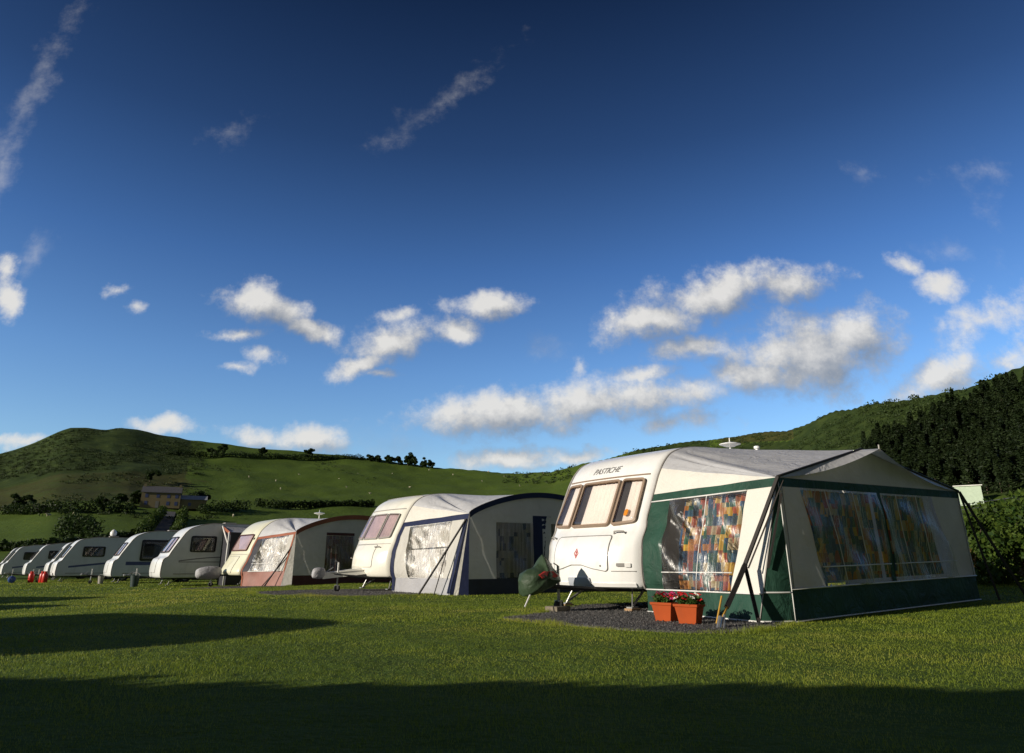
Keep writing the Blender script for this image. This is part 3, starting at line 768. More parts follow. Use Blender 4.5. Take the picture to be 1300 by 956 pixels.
        def f(t, v):
            p = rail(t).lerp(frontc(t), v)
            w = math.sin(PI*v)
            p.z -= .03*w*(1 if t > cut else t/cut)
            fold = math.sin(t*62+v*2)*.030*max(0, 1-abs(t-cut*.95)/.16)*(w**.7)
            p.z += fold+.012*nz((t*8, v*3, 2), 1.2)*w
            return p
        mb = MB(); mb.grid(lambda a, b: f(cut*.42+(1-cut*.42)*a, b), 140, 14); s.rf = mb.build('roof_cloth', mat, s.root, True, recalc=False)
        mb = MB(); mb.grid(lambda a, b: f(cut*.42*a, b)+Vector((.003, 0, 0)), 14, 12); mb.build('side_gable', sidemat or mat, s.root, True, recalc=False)
        if over:
            # overhanging canopy in front of the gable, free edge sagging
            T2 = Vector((0, over, 0))
            def g(u, v):
                base = frontc(cut+(1-cut)*u); k = 1-abs(2*u-1)
                sag = -.0
                tip = base+T2*k*(.55+.45*k)+Vector((0, 0, -.10*k*(1-k)*4-.02*k))
                return base.lerp(tip, v)
            mb = MB(); mb.grid(g, 40, 5); mb.build('canopy', mat, s.root, True, recalc=False)
        def gab(u, v):
            top = frontc(cut+(1-cut)*u); bot = s.front_pt(u, 1)
            return bot.lerp(top, v)+Vector((0, -.004-.02*math.sin(PI*v), 0))
        s.gab = gab
        mb = MB(); mb.tube([f(t/60, 1)+Vector((0, .01, .012)) for t in range(int(60*cut), 61)], .017, 6); mb.build('front_pole', M['strap'], s.root, True)
    def gable(s, mat):
        mb = MB(); mb.grid(s.gab, 30, 5); return mb.build('front_gable', mat, s.root, True, recalc=False)
    def strap(s, p, q, w=.022, hook=None, name='storm_strap', mat=None, r2=.01):
        mb = MB(); p, q = Vector(p), Vector(q); mb.tube([p, p.lerp(q, .5)+Vector((0, 0, -.01)), q], w, 4)
        o = mb.build(name, mat or M['strap'], s.root)
        return o
# ================================================================== the pitch nearest the camera
YAW = R(217)
def wpt(O, x, y, yaw=YAW):
    return (O[0]+x*math.cos(yaw)-y*math.sin(yaw), O[1]+x*math.sin(yaw)+y*math.cos(yaw))
O1 = (1.454, 12.135)

def saucer(name, loc, label, scale=1.):
    t = empty(name, loc, 0, label, 'aerial')
    mb = MB(); mb.tube([(0,0,0), (0,0,.30*scale)], .022*scale, 8); mb.lathe([(.001,0),(.07,.0),(.07,.02),(.02,.03),(.001,.03)], 12); mb.build('mast', M['white_paint'], t, 'angle')
    s = scale; mb = MB(); mb.lathe([(.001,.24),(.10,.25),(.17,.28),(.24,.30),(.245,.315),(.17,.335),(.08,.345),(.03,.36),(.012,.38),(.010,.46),(.001,.465)][0:] if s == 1 else [(a*s, b*s) for a, b in [(.001,.24),(.10,.25),(.17,.28),(.24,.30),(.245,.315),(.17,.335),(.08,.345),(.03,.36),(.012,.38),(.010,.46),(.001,.465)]], 28)
    mb.build('aerial_saucer', M['white_paint'], t, 'angle'); return t

def grab(cv, y, z, w=.16):
    mb = MB(); P = [cv.fr(y-w/2, z, .0), cv.fr(y-w/2+.02, z, .05), cv.fr(y, z, .06), cv.fr(y+w/2-.02, z, .05), cv.fr(y+w/2, z, 0)]
    mb.tube(P, .013, 6); mb.build('grab_handle', M['trim'], cv.root, True)

def caravan_one():
    front = [(.36,.34),(.46,.36),(.50,.55),(.50,.85),(.42,1.05),(.22,1.24),(.15,1.34),(-.19,2.06),(-.24,2.15),(-.38,2.36),(-.62,2.54),(-1.1,2.66),(-1.7,2.70)]
    c = Caravan(front, 2.72, 6.0, label='white caravan with PASTICHE lettering behind the green and cream awning, nearest and largest', loc=O1, yaw=YAW, group='caravans parked in the row', blo=.34, bhi=.14)
    c.chassis(1.3, .36); fr = c.fr
    z0, z1 = 1.31, 2.06
    # three front windows (the photo shows them left to right = y from -1 to 1)
    qs = [[(-.99, z0),(-.50, z0-.02),(-.50, z1+.01),(-.90, z1)], [(-.455, z0-.02),(.455, z0-.02),(.455, z1+.01),(-.455, z1+.01)], [(.50, z0-.02),(.96, z0+.02),(.94, z1),(.50, z1+.01)]]
    bls = [(.40,.02,.03,.06), (.24,.02,.03,.07), (.42,.02,.05,.06)]
    for i, (q, b) in enumerate(zip(qs, bls)):
        w = c.window(fr, q, .07, M['brown_trim'], M['blind'], b, fw=.035, depth=.05)
    mb = MB(); 
    for a in (.05, .09): mb.lathe([(.001,-.01),(.035,-.008),(.045,.0),(.001,.006)], 10, Matrix.Translation(fr(.76, 1.42+a*.9, .056)) @ Matrix.Rotation(R(60), 4, 'Y'))
    mb.build('window_sticker', M['amber'], w)
    # shallow trim line above windows
    c.strip(fr, [(-.98+1.96*k/20, 2.135) for k in range(21)], .02, .012, 'crease_trim', M['brown_trim'])
    # gas locker lid
    lid = rrect(-.64, .64, .60, 1.14, .05)
    lid = [(a, b-(.0 if b > .9 else -.10*max(0, 1-(a/.45)**2))) for a, b in lid]
    mb = MB(); mb.slab(lid, fr, -.01, .010, 10); lo = mb.build('locker_lid', c.paint, c.root, 'angle')
    c.strip(fr, lid+[lid[0]], .012, .013, 'lid_seal', M['seam'], lo)
    for y in (-.5, .52):
        mb = MB(); mb.lathe([(.001,0),(.014,0),(.014,.02),(.001,.02)], 10, Matrix.Translation(fr(y, .68, .0)) @ Matrix.Rotation(R(90), 4, 'Y')); mb.build('lock', M['seam'], lo)
    # emblem: red lion-like mark in an outlined diamond
    mb = MB(); dm = [(0, .79), (.055, .87), (0, .95), (-.055, .87)]; dmi = [(a*.86, .87+(b-.87)*.86) for a, b in dm]
    mb.ring(dm, [(a*.8, .87+(b-.87)*.8) for a, b in dmi], fr, .008, .014); mb.slab([(a+.0, b) for a, b in [(-.018,.835),(.018,.835),(.010,.86),(.02,.885),(.006,.905),(-.014,.90),(-.008,.87)]], fr, .008, .014, 1); mb.build('emblem', M['red_print'], lo)
    grab(c, .74, 1.17, .2); grab(c, -.84, 1.12, .16)
    text_part('PASTICHE', .15, lambda a, b, o: fr(a, b, o), -.37, 2.235, M['seam'], c.root, 'lettering', .010, .3)
    # belt line and lower bumper
    c.strip(fr, [(-1.04+2.08*k/24, .60) for k in range(25) if abs(-1.04+2.08*k/24) > .66 and k > 12], .012, .004, 'belt_line', M['seam'])
    c.strip(fr, [(-1.02+2.04*k/24, .40) for k in range(25)], .05, .02, 'bumper_strip', c.paint)
    mb = MB(); mb.slab(rrect(-.20, .30, .375, .50, .015), fr, .0, .03, 2); mb.build('front_plate', M['plate'], c.root)
    for y in (-.86, .84):
        mb = MB(); mb.slab(rrect(y-.06, y+.06, .67, .72, .01), fr, 0, .02, 2); mb.build('marker_light', M['seam'], c.root)
    mb = MB(); mb.slab(rrect(.90, .98, .66, .72, .01), fr, 0, .02, 2); mb.build('marker_light', M['piping'], c.root)
    c.edge_rail(1); c.edge_rail(-1)
    # road side windows
    for a0, a1 in ((-1.9, -.8), (-3.6, -2.4), (-5.5, -4.2)):
        c.window(c.side(-1), [(a0, 1.3), (a1, 1.3), (a1-.0, 2.0), (a0, 2.0)], .08, M['brown_trim'], M['blind'], (.05,.05,.05,.05))
    # roof vent
    mb = MB(); mb.lathe([(.045,-.05),(.035,.20),(.06,.22),(.06,.26),(.03,.27),(.001,.27)], 16, Matrix.Translation((-4.0, .62, 2.74))); mb.build('roof_vent', M['white_paint'], c.root, 'angle')
    return c
c1 = caravan_one()
p = wpt(O1, -3.2, .55); saucer('tv_aerial', (p[0], p[1], gz(*O1)+2.71), 'white flying saucer shaped aerial on the roof behind the green awning', .85)

def awning_one():
    a = Awning(c1, 2.38, 5.8, 'cream and dark green awning with patchwork curtains on the nearest caravan', 'awnings beside the caravans', eave=1.82, peak=2.42, eaveR=1.97, gR=.1)
    S, F = a.side_pt, a.front_pt
    G, Cc = M['green_cloth'], M['lit_cloth']
    # side wall
    a.patch(S, 0, 1, 0, .19, 'mud_skirt', G, 24, 5)
    a.patch(S, 0, (.17,.17), .19, .935, 'side_edge_panel', G, 6, 20)
    a.patch(S, (.76,.80), (1,1), .19, .935, 'side_corner_panel', Cc, 8, 20)
    a.patch(S, 0, 1, .935, 1.0, 'side_top_band', G, 24, 3)
    w = a.patch(S, (.17,.17), (.76,.80), .19, .935, 'side_window', M['pvc'], 40, 40, wr=.06)
    a.piping(S, [(.0,.19), (1,.19)]); a.piping(S, [(.0,.93),(.80,.93)]); a.piping(S, [(0,.012),(1,.012)])
    a.piping(S, [(.47,.19),(.49,.93)], 'window_seam', .006, w); a.piping(S, [(.17,.33),(.76,.33)], 'window_seam', .009, w)
    a.curtain(S, (.27,.26), (.74,.78), .2, .92, M['curtain'], -.15, 11, .045)
    # corner gusset
    def gus(u, v, off=0., wr=0):
        p = a.outer(v).lerp(Vector((0, a.yf+.02*(1-v), a.eave*v)), u); p.y += .012+.03*math.sin(PI*u)*(1-v); return p
    a.patch(gus, 0, 1, 0, .985, 'corner_gusset', G, 8, 12)
    a.piping(gus, [(0,.2),(1,.2)]); a.piping(gus, [(0,.012),(1,.012)]); a.piping(gus, [(0,0),(0,.98)], 'edge_binding', .008, None, M['trim']); a.piping(gus, [(1,0),(1,.97)], 'edge_binding', .008)
    # front wall
    sk = .22
    a.patch(F, 0, 1, 0, sk, 'mud_skirt', G, 40, 4)
    a.patch(F, 0, (.147,.09), sk, .935, 'front_corner_panel', M['cream_cloth'], 6, 14)
    a.patch(F, (.88,.80), 1, sk, .935, 'front_corner_panel', M['cream_cloth'], 6, 14)
    a.patch(F, 0, 1, .935, 1, 'front_top_band', G, 40, 3)
    w1 = a.patch(F, (.147,.09), (.475,.465), sk, .935, 'front_window', M['pvc'], 30, 20, wr=.03)
    w2 = a.patch(F, (.495,.485), (.88,.80), sk, .935, 'front_window', M['pvc'], 30, 20, wr=.03)
    a.patch(F, (.475,.465), (.495,.485), sk, .935, 'front_mullion', G, 3, 14)
    a.piping(F, [(0,sk),(1,sk)]); a.piping(F, [(0,.01),(1,.01)])
    a.piping(F, [(.012,sk),(.012,.93)], 'zip_seam', .005, None, M['trim']); a.piping(F, [(.985,sk),(.985,.93)], 'zip_seam', .005, None, M['trim'])
    for k, (lo, hi, w) in enumerate([(.25,.20,w1),(.37,.33,w1),(.60,.57,w2),(.74,.69,w2)]): a.piping(F, [(lo,sk),(hi,.93)], 'window_seam', .006, w)
    a.piping(F, [(.147,.36),(.475,.36)], 'window_seam', .009, w1); a.piping(F, [(.495,.36),(.88,.36)], 'window_seam', .009, w2)
    a.curtain(F, (.20,.10), (.47,.465), .25, .93, M['curtain'], -.16, 13, .03, axis='x')
    a.curtain(F, (.50,.49), (.84,.79), .25, .93, M['curtain'], -.16, 15, .03, axis='x')
    a.roof(M['grey_roof'], .30, M['lit_cloth'], cut=.30, ridge=-1.6, pkx=.415)
    a.gable(M['cream_cloth'])
    # far end wall
    def far(u, v, off=0., wr=0):
        rl = a.top_rail[-1]; q0 = Vector((-a.wd, a.W, a.gR)).lerp(Vector((-a.wd, a.yf, a.gR)), u); q1 = rl.lerp(Vector((-a.wd, a.yf, a.eaveR)), u); q1.x = -a.wd; return q0.lerp(q1, v)
    a.patch(far, 0, 1, 0, 1, 'far_side_wall', M['cream_cloth'], 6, 6)
    # storm straps and pegs at the near corner
    top = (0.02, a.yf+.03, a.eave)
    X = (.50, 3.22, .70)
    s1 = a.strap(top, X, .030); 
    s2 = a.strap(X, (1.10, 3.33, .22), .040)
    s3 = a.strap((.06, a.yf+.08, 1.6), (.30, 3.42, .66), .018)
    s4 = a.strap(X, (.62, 3.42, .04), .03)
    s4b = a.strap((-.05, a.yf+.06, 1.78), (.52, 3.28, .66), .012)
    mb = MB(); mb.tube([(1.10,3.33,.22),(1.33,3.39,.05)], .016, 6); mb.tube([(1.14,3.30,.34),(1.36,3.36,.05)], .013, 6); mb.build('tension_strap', M['orange_strap'], a.root)
    mb = MB(); mb.tube([(1.33,3.40,.12),(1.44,3.44,.0)], .028, 8); mb.tube([(1.27,3.41,.14),(1.38,3.47,.0)], .014, 8); mb.build('ground_peg', M['steel'], a.root)
    mb = MB(); mb.tube([(.62,3.42,.05),(.66,3.45,.0)], .012, 6); mb.build('ground_peg', M['darksteel'], a.root)
    e = (-a.wd, a.yf+.02, a.eaveR)
    a.strap(e, (-a.wd+.1, a.yf+.35, a.gR+.02), .02); a.strap(e, (-a.wd-.45, a.yf+.6, a.gR+.02), .025)
    mb = MB(); mb.tube([(-5.8*.415, a.yf+.29, a.peak-.05), (-5.8*.415, a.yf+.29, a.peak+.04)], .012, 6); mb.build('pole_spike', M['trim'], a.root)
    # inner frame poles seen through the windows
    mb = MB()
    for x in (-.03, -2.9, -5.75): mb.tube([(x, a.yf-.06, a.gR if x < -3 else 0), (x, a.yf-.06, 1.85)], .014, 6)
    mb.build('frame_poles', M['steel'], a.root, True)
    return a
awning_one()

# hitch cover: an olive bag pulled over the coupling
def bag(name, O, pts, mat, label, cat, yaw=YAW, z0=0., red=False, seed=1):
    """a draped cloth bag: skin over vertical ribs: list of (x, halfwidth, zbottom, ztop)"""
    t = MB(); n = 14; rings = []
    for i, (x, w, zb, zt) in enumerate(pts):
        ring = []
        for k in range(n):
            g = 2*PI*k/n; y = w*math.cos(g); z = (zb+zt)/2+(zt-zb)/2*math.sin(g)
            q = 1+.24*nz((k*.9+seed, i*1.3, seed), 1.)
            ring.append((x+.03*nz((k, i, seed+4), .9), y*q, (z-(zb+zt)/2)*q+(zb+zt)/2))
        rings.append(ring)
    vs = [p for r in rings for p in r]; m = len(rings)
    fs = [(i*n+k, i*n+(k+1) % n, (i+1)*n+(k+1) % n, (i+1)*n+k) for i in range(m-1) for k in range(n)]+[tuple(range(n)), tuple(range((m-1)*n, m*n))]
    t.add(vs, fs)
    r = empty(name, (O[0], O[1], gz(*O)+z0), yaw, label, cat)
    o = t.build('cover_cloth', mat, r, True)
    md = o.modifiers.new('s', 'SUBSURF'); md.levels = 1; md.render_levels = 2
    return r, o
r_ = empty('hitch_cover', (O1[0], O1[1], gz(*O1)), YAW, 'olive green cloth cover with red print over the tow hitch of the nearest caravan', 'hitch cover')
def cover():
    out = [(1.24,.85),(1.11,.76),(1.00,.62),(.95,.52),(.93,.44),(1.05,.38),(1.25,.31),(1.42,.25),(1.62,.235),(1.655,.33),(1.665,.46),(1.61,.57),(1.52,.63),(1.40,.66),(1.31,.72)]
    n = len(out)*4; P = []
    for i in range(len(out)):
        p, q = out[i], out[(i+1) % len(out)]
        for k in range(4): P.append((p[0]+(q[0]-p[0])*k/4, p[1]+(q[1]-p[1])*k/4))
    cx, cz = 1.33, .50; mb = MB(); m = 8
    for sg in (1, -1):
        vs = []
        for k in range(m+1):
            t = k/m
            for i, (x, z) in enumerate(P):
                X, Z = cx+(x-cx)*t, cz+(z-cz)*t; th = (.23*math.sqrt(max(0, 1-t**2.6))+.012)*(1-.85*min(1, max(0, (Z-.56)/.27)))
                fo = .022*math.sin(i*.42+t*2)*t*(1-t)*3+.05*nz((X*4, Z*4, sg*3), 1.1)*t
                vs.append((X, .02+sg*(th+fo*(1 if t < 1 else 0)), Z))
        N_ = len(P); mb.add(vs, [(k*N_+i, k*N_+(i+1) % N_, (k+1)*N_+(i+1) % N_, (k+1)*N_+i) for k in range(m) for i in range(N_)])
        mb.box(0,0,0,0,0,0) if False else None
    ring = [(x, .032, z) for x, z in P]+[(x, .008, z) for x, z in P]
    N_ = len(P); mb.add(ring, [(i, (i+1) % N_, N_+(i+1) % N_, N_+i) for i in range(N_)])
    return mb.build('cover_cloth', M['olive_cover'], r_, True)
cov = cover()
mb = MB(); mb.slab([(1.10,.53),(1.20,.60),(1.36,.60),(1.50,.55),(1.44,.50),(1.30,.54),(1.20,.50)], lambda a, b, o: Vector((a, .215+o+.02*math.sin(a*9), b)), 0, .05, 2); mb.build('red_print', M['red_print'], cov)
# things at the hitch
def block(name, x, y, sx, sy, h, mat, label, O=O1, yaw=YAW, cat='block', rz=0):
    p = wpt(O, x, y, yaw); mb = MB(); mb.box(-sx/2, sx/2, -sy/2, sy/2, 0, h); o = mb.build(name, mat, None, bevel=.008)
    o.location = (p[0], p[1], gz(*p)); o.rotation_euler = (0, 0, yaw+rz); tag(o, label, cat); return o
mbt = MB(); mbt.tube([(1.52,.12,.34),(1.70,.16,.10)], .012, 6); mbt.build('breakaway_lever', M['piping'], r_)
block('concrete_block', 1.02, .12, .34, .24, .085, M['concrete'], 'rough concrete block under the jockey wheel of the nearest caravan', rz=.2).location.z += 0
block('wooden_block', .05, -.78, .2, .16, .05, M['wood'], 'pale wooden block under the far front leg of the nearest caravan')
block('wooden_block', .05, .78, .2, .16, .05, M['wood'], 'pale wooden block under the awning side front leg of the nearest caravan')

def planter(x, y, rz, label, flowers):
    p = wpt(O1, x, y); t = empty('flower_planter', (p[0], p[1], gz(*p)+.014), YAW+rz, label, 'planter', 'flower planters on the gravel'); t.scale = (.9, .9, .9)
    mb = MB()
    def sec(z, hx, hy): return [(-hx,-hy,z),(hx,-hy,z),(hx,hy,z),(-hx,hy,z)]
    L_ = [sec(.0,.125,.085), sec(.03,.130,.09), sec(.215,.165,.115), sec(.215,.180,.130), sec(.25,.182,.132), sec(.25,.160,.112), sec(.20,.155,.108)]
    vs = [q for s_ in L_ for q in s_]; fs = [(i*4+k, i*4+(k+1) % 4, (i+1)*4+(k+1) % 4, (i+1)*4+k) for i in range(6) for k in range(4)]+[(3,2,1,0)]
    mb.add(vs, fs)
    tr = mb.build('trough', M['terracotta'], t, bevel=.005)
    mb = MB()
    for sx in (-1, 1):
        for sy in (-1, 1): mb.box(sx*.10-.03, sx*.10+.03, sy*.065-.022, sy*.065+.022, -.014, .004)
    mb.build('foot', M['terracotta'], tr)
    mb = MB(); mb.box(-.10, .10, .098, .102, .07, .15, Matrix.Rotation(R(-8), 4, 'X')); mb.build('raised_panel', M['terracotta'], tr)
    mb = MB(); mb.box(-.155, .155, -.108, .108, .19, .225); mb.build('soil', M['soil'], t)
    leafy('foliage', [((rng.uniform(-.15,.15), rng.uniform(-.09,.09), .27+rng.uniform(0,.04)), (.06,.055,.05)) for _ in range(16)], 60, .032, M['leaf_pot'], t)
    for mt, cnt in flowers:
        for k in range(cnt):
            cx, cy, cz = rng.uniform(-.17,.17), rng.uniform(-.11,.11), .32+rng.uniform(-.03,.06)
            V = []; F = []; 
            tilt = Matrix.Rotation(rng.uniform(-.7,.7), 4, 'X') @ Matrix.Rotation(rng.uniform(-.7,.7), 4, 'Y')
            for q in range(6):
                g = q*PI/3; b = len(V)
                for rr, gg, zz in ((.004,0,0),(.032,-.55,.014),(.044,0,.006),(.032,.55,.014)): V.append(Vector((cx,cy,cz))+tilt @ Vector((rr*math.cos(g+gg), rr*math.sin(g+gg), zz)))
                F.append((b,b+1,b+2,b+3))
            m_ = MB(); m_.add(V, F); m_.build('flower', M[mt], t, recalc=False)
    return t
planter(1.15, 2.42, R(97), 'terracotta trough planter with pink and crimson flowers, left of the pair', [('petal_pink', 13), ('petal_red', 12)])
pl2 = planter(1.22, 2.86, R(103), 'terracotta trough planter with red and white flowers, right of the pair', [('petal_red', 16), ('petal_white', 4)])
mb = MB(); mb.lathe([(.001,.004),(.012,.003),(.016,0)], 12, Matrix.Translation((0, .125, .12)) @ Matrix.Rotation(R(-90), 4, 'X')); mb.build('price_sticker', M['piping'], pl2)

# gravel pads
def pad(O, pts, label, yaw=YAW): gravel([wpt(O, x, y, yaw) for x, y in pts], label)
pad(O1, [(2.45,.62),(2.62,1.1),(2.55,2.0),(2.45,3.0),(2.15,3.6),(1.6,3.95),(1.0,3.85),(.5,3.66),(0,3.52),(-6,3.3),(-6,-.6),(-.5,-.95),(.4,-.5),(1.3,.15)], 'grey gravel pad under the nearest caravan')

# ================================================================== second caravan and its blue awning
O2 = (-3.74, 20.15)
def caravan_two():
    front = [(.40,.36),(.50,.38),(.55,.6),(.52,.95),(.36,1.2),(.28,1.32),(-.08,2.06),(-.14,2.16),(-.30,2.38),(-.6,2.54),(-1.1,2.62),(-1.7,2.64)]
    c = Caravan(front, 2.64, 5.4, label='cream caravan with three mauve curtained windows beside the blue edged awning', loc=O2, yaw=R(218), group='caravans parked in the row', paint='cream_paint', blo=.3, bhi=.16)
    c.chassis(1.55, .42); fr = c.fr
    for q in [[(-.96,1.36),(-.53,1.34),(-.53,2.03),(-.86,2.03)], [(-.48,1.34),(.36,1.34),(.36,2.04),(-.48,2.04)], [(.41,1.34),(.92,1.37),(.90,2.02),(.41,2.04)]]:
        c.window(fr, q, .06, M['trim'], M['pinkblind'], (.03,.03,.03,.03), fw=.025)
    c.strip(fr, [(-.98+1.96*k/20, 2.16) for k in range(21)], .02, .012, 'crease_trim', M['trim'])
    lid = rrect(-.7, .55, .62, 1.2, .05); mb = MB(); mb.slab(lid, fr, -.01, .008, 10); lo = mb.build('locker_lid', c.paint, c.root, 'angle'); c.strip(fr, lid+[lid[0]], .010, .011, 'lid_seal', M['trim'], lo)
    grab(c, .62, 1.12, .22); grab(c, -.85, .85, .16)
    c.strip(fr, [(-1.0+2.0*k/20, 1.22) for k in range(21)], .012, .006, 'belt_line', M['trim'])
    c.edge_rail(1); c.edge_rail(-1)
    # roof strap line
    mb = MB(); P = []
    for y in np.linspace(-1.04, 1.04, 14): 
        x, z = -.62, 2.53; P.append((x+c.bul(y, z, x), y, z+.012))
    mb.tube(P, .008, 5); mb.build('roof_seam', M['trim'], c.root)
    for a0, a1 in ((-1.9, -.8), (-5, -3.9)): c.window(c.side(-1), [(a0, 1.3), (a1, 1.3), (a1, 1.95), (a0, 1.95)], .08, M['trim'], M['pinkblind'], (.05,.05,.05,.05))
    # fairing over the A-frame
    mb = MB(); mb.grid(lambda a, b: Vector((.35+1.3*a, -.33*(1-.65*a)+.66*(1-.65*a)*b, .62-.14*a-.16*abs(2*b-1)**2)), 10, 10); 
    mb.build('hitch_fairing', M['cream_paint'], c.root, True)
    return c
c2 = caravan_two()
def plainbag(O, x0, label, mat, yaw, w=.16, l=.42, z=.42, h=.17, name='hitch_cover', seed=2):
    return bag(name, O, [(x0,w*.7,z-h*.7,z+h*.8),(x0+l*.2,w,z-h,z+h),(x0+l*.6,w*1.05,z-h,z+h*1.05),(x0+l*.92,w*.8,z-h*.9,z+h*.8),(x0+l,w*.4,z-h*.5,z+h*.4)], mat, label, 'hitch cover', yaw, seed=seed)
plainbag(O2, 1.56, 'pale grey rounded cover on the tow hitch of the cream caravan by the blue awning', M['greyskirt'], R(218), .13, .34, .47, .15)

def awning_two():
    a = Awning(c2, 2.85, 4.9, 'white and navy blue awning with sunlit net curtain panel beside the cream caravan', 'awnings beside the caravans', eave=1.88, peak=2.46, eaveR=1.93, flare=.05, cx=-.32)
    S, F = a.side_pt, a.front_pt
    a.patch(S, 0, 1, 0, .20, 'mud_skirt', M['greyskirt'], 24, 5, wr=.05)
    a.patch(S, 0, (.26,.14), .20, .93, 'side_edge_panel', M['cream_cloth'], 6, 20)
    a.patch(S, (.84,.78), 1, .20, .93, 'side_corner_panel', M['cream_cloth'], 8, 20)
    a.patch(S, 0, 1, .93, 1.0, 'side_top_band', M['navy_cloth'], 24, 3)
    a.patch(S, 0, .05, .02, .93, 'edge_binding', M['navy_cloth'], 2, 16, .012); a.patch(S, .955, 1, .02, .93, 'edge_binding', M['navy_cloth'], 2, 16, .012)
    w = a.patch(S, (.26,.14), (.84,.78), .20, .93, 'side_window', M['pvc_bright'], 30, 30, wr=.05)
    a.piping(S, [(.26,.2),(.84,.2)], 'window_seam', .008, w); a.piping(S, [(.14,.92),(.78,.92)], 'window_seam', .008, w)
    a.curtain(S, (.26,.14), (.84,.78), .205, .58, M['net'], -.07, 16, .015); a.curtain(S, (.22,.14), (.8,.78), .60, .925, M['net'], -.10, 20, .02)
    def gus(u, v, off=0., wr=0):
        p = a.outer(v).lerp(Vector((a.cx, a.yf+.02*(1-v), a.eave*v)), u); p.y += .012; return p
    a.patch(gus, 0, .2, 0, .99, 'edge_binding', M['navy_cloth'], 2, 12, .0)
    a.patch(gus, .2, .45, .0, .99, 'corner_gusset', M['lit_cloth'], 4, 12)
    a.patch(gus, .45, 1, 0, .99, 'corner_gusset', M['navy_cloth'], 4, 12)
    a.patch(F, 0, 1, 0, .19, 'mud_skirt', M['charcoal'], 30, 4)
    a.patch(F, 0, .17, .19, 1, 'front_corner_panel', M['cream_cloth'], 6, 14)
    w1 = a.patch(F, .17, .41, .19, .90, 'front_window', M['pvc'], 20, 14, wr=.03)
    a.patch(F, .17, .41, .90, 1, 'front_top_band', M['cream_cloth'], 16, 3)
    a.patch(F, (.415,.41), (.475,.51), .19, 1, 'front_mullion', M['navy_cloth'], 3, 14); a.patch(F, .475, .54, .19, .98, 'front_post_panel', M['cream_cloth'], 3, 14)
    w2 = a.patch(F, .54, .80, .19, .90, 'front_window', M['pvc'], 20, 14, wr=.03)
    a.patch(F, .54, .80, .90, 1, 'front_top_band', M['cream_cloth'], 16, 3); a.patch(F, .80, 1, .19, 1, 'front_corner_panel', M['cream_cloth'], 4, 14)
    a.curtain(F, .17, .41, .2, .90, M['curtain_b'], -.12, 9, .03, axis='x'); a.curtain(F, .54, .80, .2, .90, M['curtain_b'], -.12, 9, .03, axis='x')
    a.roof(M['pale_roof'], 0, M['lit_cloth'], cut=.26, arch=True); a.gable(M['cream_cloth'])
    # navy verge
    mb = MB(); mb.grid(lambda u, v: a.frontc(.26+.74*u)+Vector((0, .03, .02-.13*v)), 36, 3); mb.build('verge_band', M['navy_cloth'], a.root, True)
    def far(u, v, off=0., wr=0):
        rl = a.top_rail[-1]; q0 = Vector((-a.wd, a.W, 0)).lerp(Vector((-a.wd, a.yf, 0)), u); q1 = rl.lerp(Vector((-a.wd, a.yf, a.eaveR)), u); q1.x = -a.wd; return q0.lerp(q1, v)
    a.patch(far, 0, 1, 0, 1, 'far_side_wall', M['cream_cloth'], 6, 6)
    a.strap((a.cx+.05, a.yf-.05, 1.75), (.62, 3.3, .02), .024); a.strap((a.cx+.42, 3.65, .98), (.42, 3.66, .02), .014)
    return a
awning_two()
pad(O2, [(2.9,-1.6),(3.3,-.3),(3.3,1.2),(2.6,2.3),(1.6,3.0),(.9,3.3),(0,3.2),(-.6,3),(-.8,-.6),(.5,-1.2)], 'grey gravel pad under the cream caravan with the blue awning', R(218))

# ================================================================== third caravan and its red awning
O3 = (-10.45, 28.7)
def caravan_three():
    front = [(.75,.40),(.92,.42),(.95,.60),(.62,1.15),(.55,1.22),(.22,1.95),(.12,2.12),(-.2,2.42),(-.6,2.55),(-1.1,2.6),(-1.7,2.6)]
    c = Caravan(front, 2.6, 5.0, label='older pale cream caravan with a wedge nose next to the red edged awning', loc=O3, yaw=R(219), group='caravans parked in the row', paint='old_cream', blo=.22, bhi=.08)
    c.chassis(1.75, .42); fr = c.fr
    c.window(fr, [(-.85,1.30),(.88,1.30),(.84,1.93),(-.80,1.93)], .08, M['maroon'], M['pinkblind'], (.02,.02,.02,.02), fw=.03)
    c.strip(fr, [(-1.0+2.0*k/20, 1.17) for k in range(21)], .012, .008, 'belt_line', M['trim'])
    lid = rrect(-.6, .6, .5, 1.1, .04); mb = MB(); mb.slab(lid, fr, -.01, .01, 8); lo = mb.build('locker_lid', c.paint, c.root, 'angle'); c.strip(fr, lid+[lid[0]], .012, .013, 'lid_seal', M['trim'], lo)
    mb = MB(); mb.slab(rrect(.93, .99, 1.72, 1.80, .02), fr, 0, .02, 2); mb.build('marker_light', M['blacktrim'], c.root)
    c.edge_rail(1); c.edge_rail(-1)
    for a0, a1 in ((-1.6, -.6), (-4.5, -3.5)): c.window(c.side(-1), [(a0, 1.3), (a1, 1.3), (a1, 1.95), (a0, 1.95)], .08, M['trim'], M['pinkblind'], (.05,.05,.05,.05))
    return c
c3 = caravan_three()
plainbag(O3, 1.05, 'crumpled pale blue grey sheet wrapped round the hitch of the wedge nosed caravan', M['greyskirt'], R(219), .30, .95, .50, .24, seed=9)
p = wpt(O3, -2.6, .35, R(219)); saucer('tv_aerial', (p[0], p[1], gz(*O3)+2.58), 'white saucer aerial on the roof behind the red edged awning', .95)
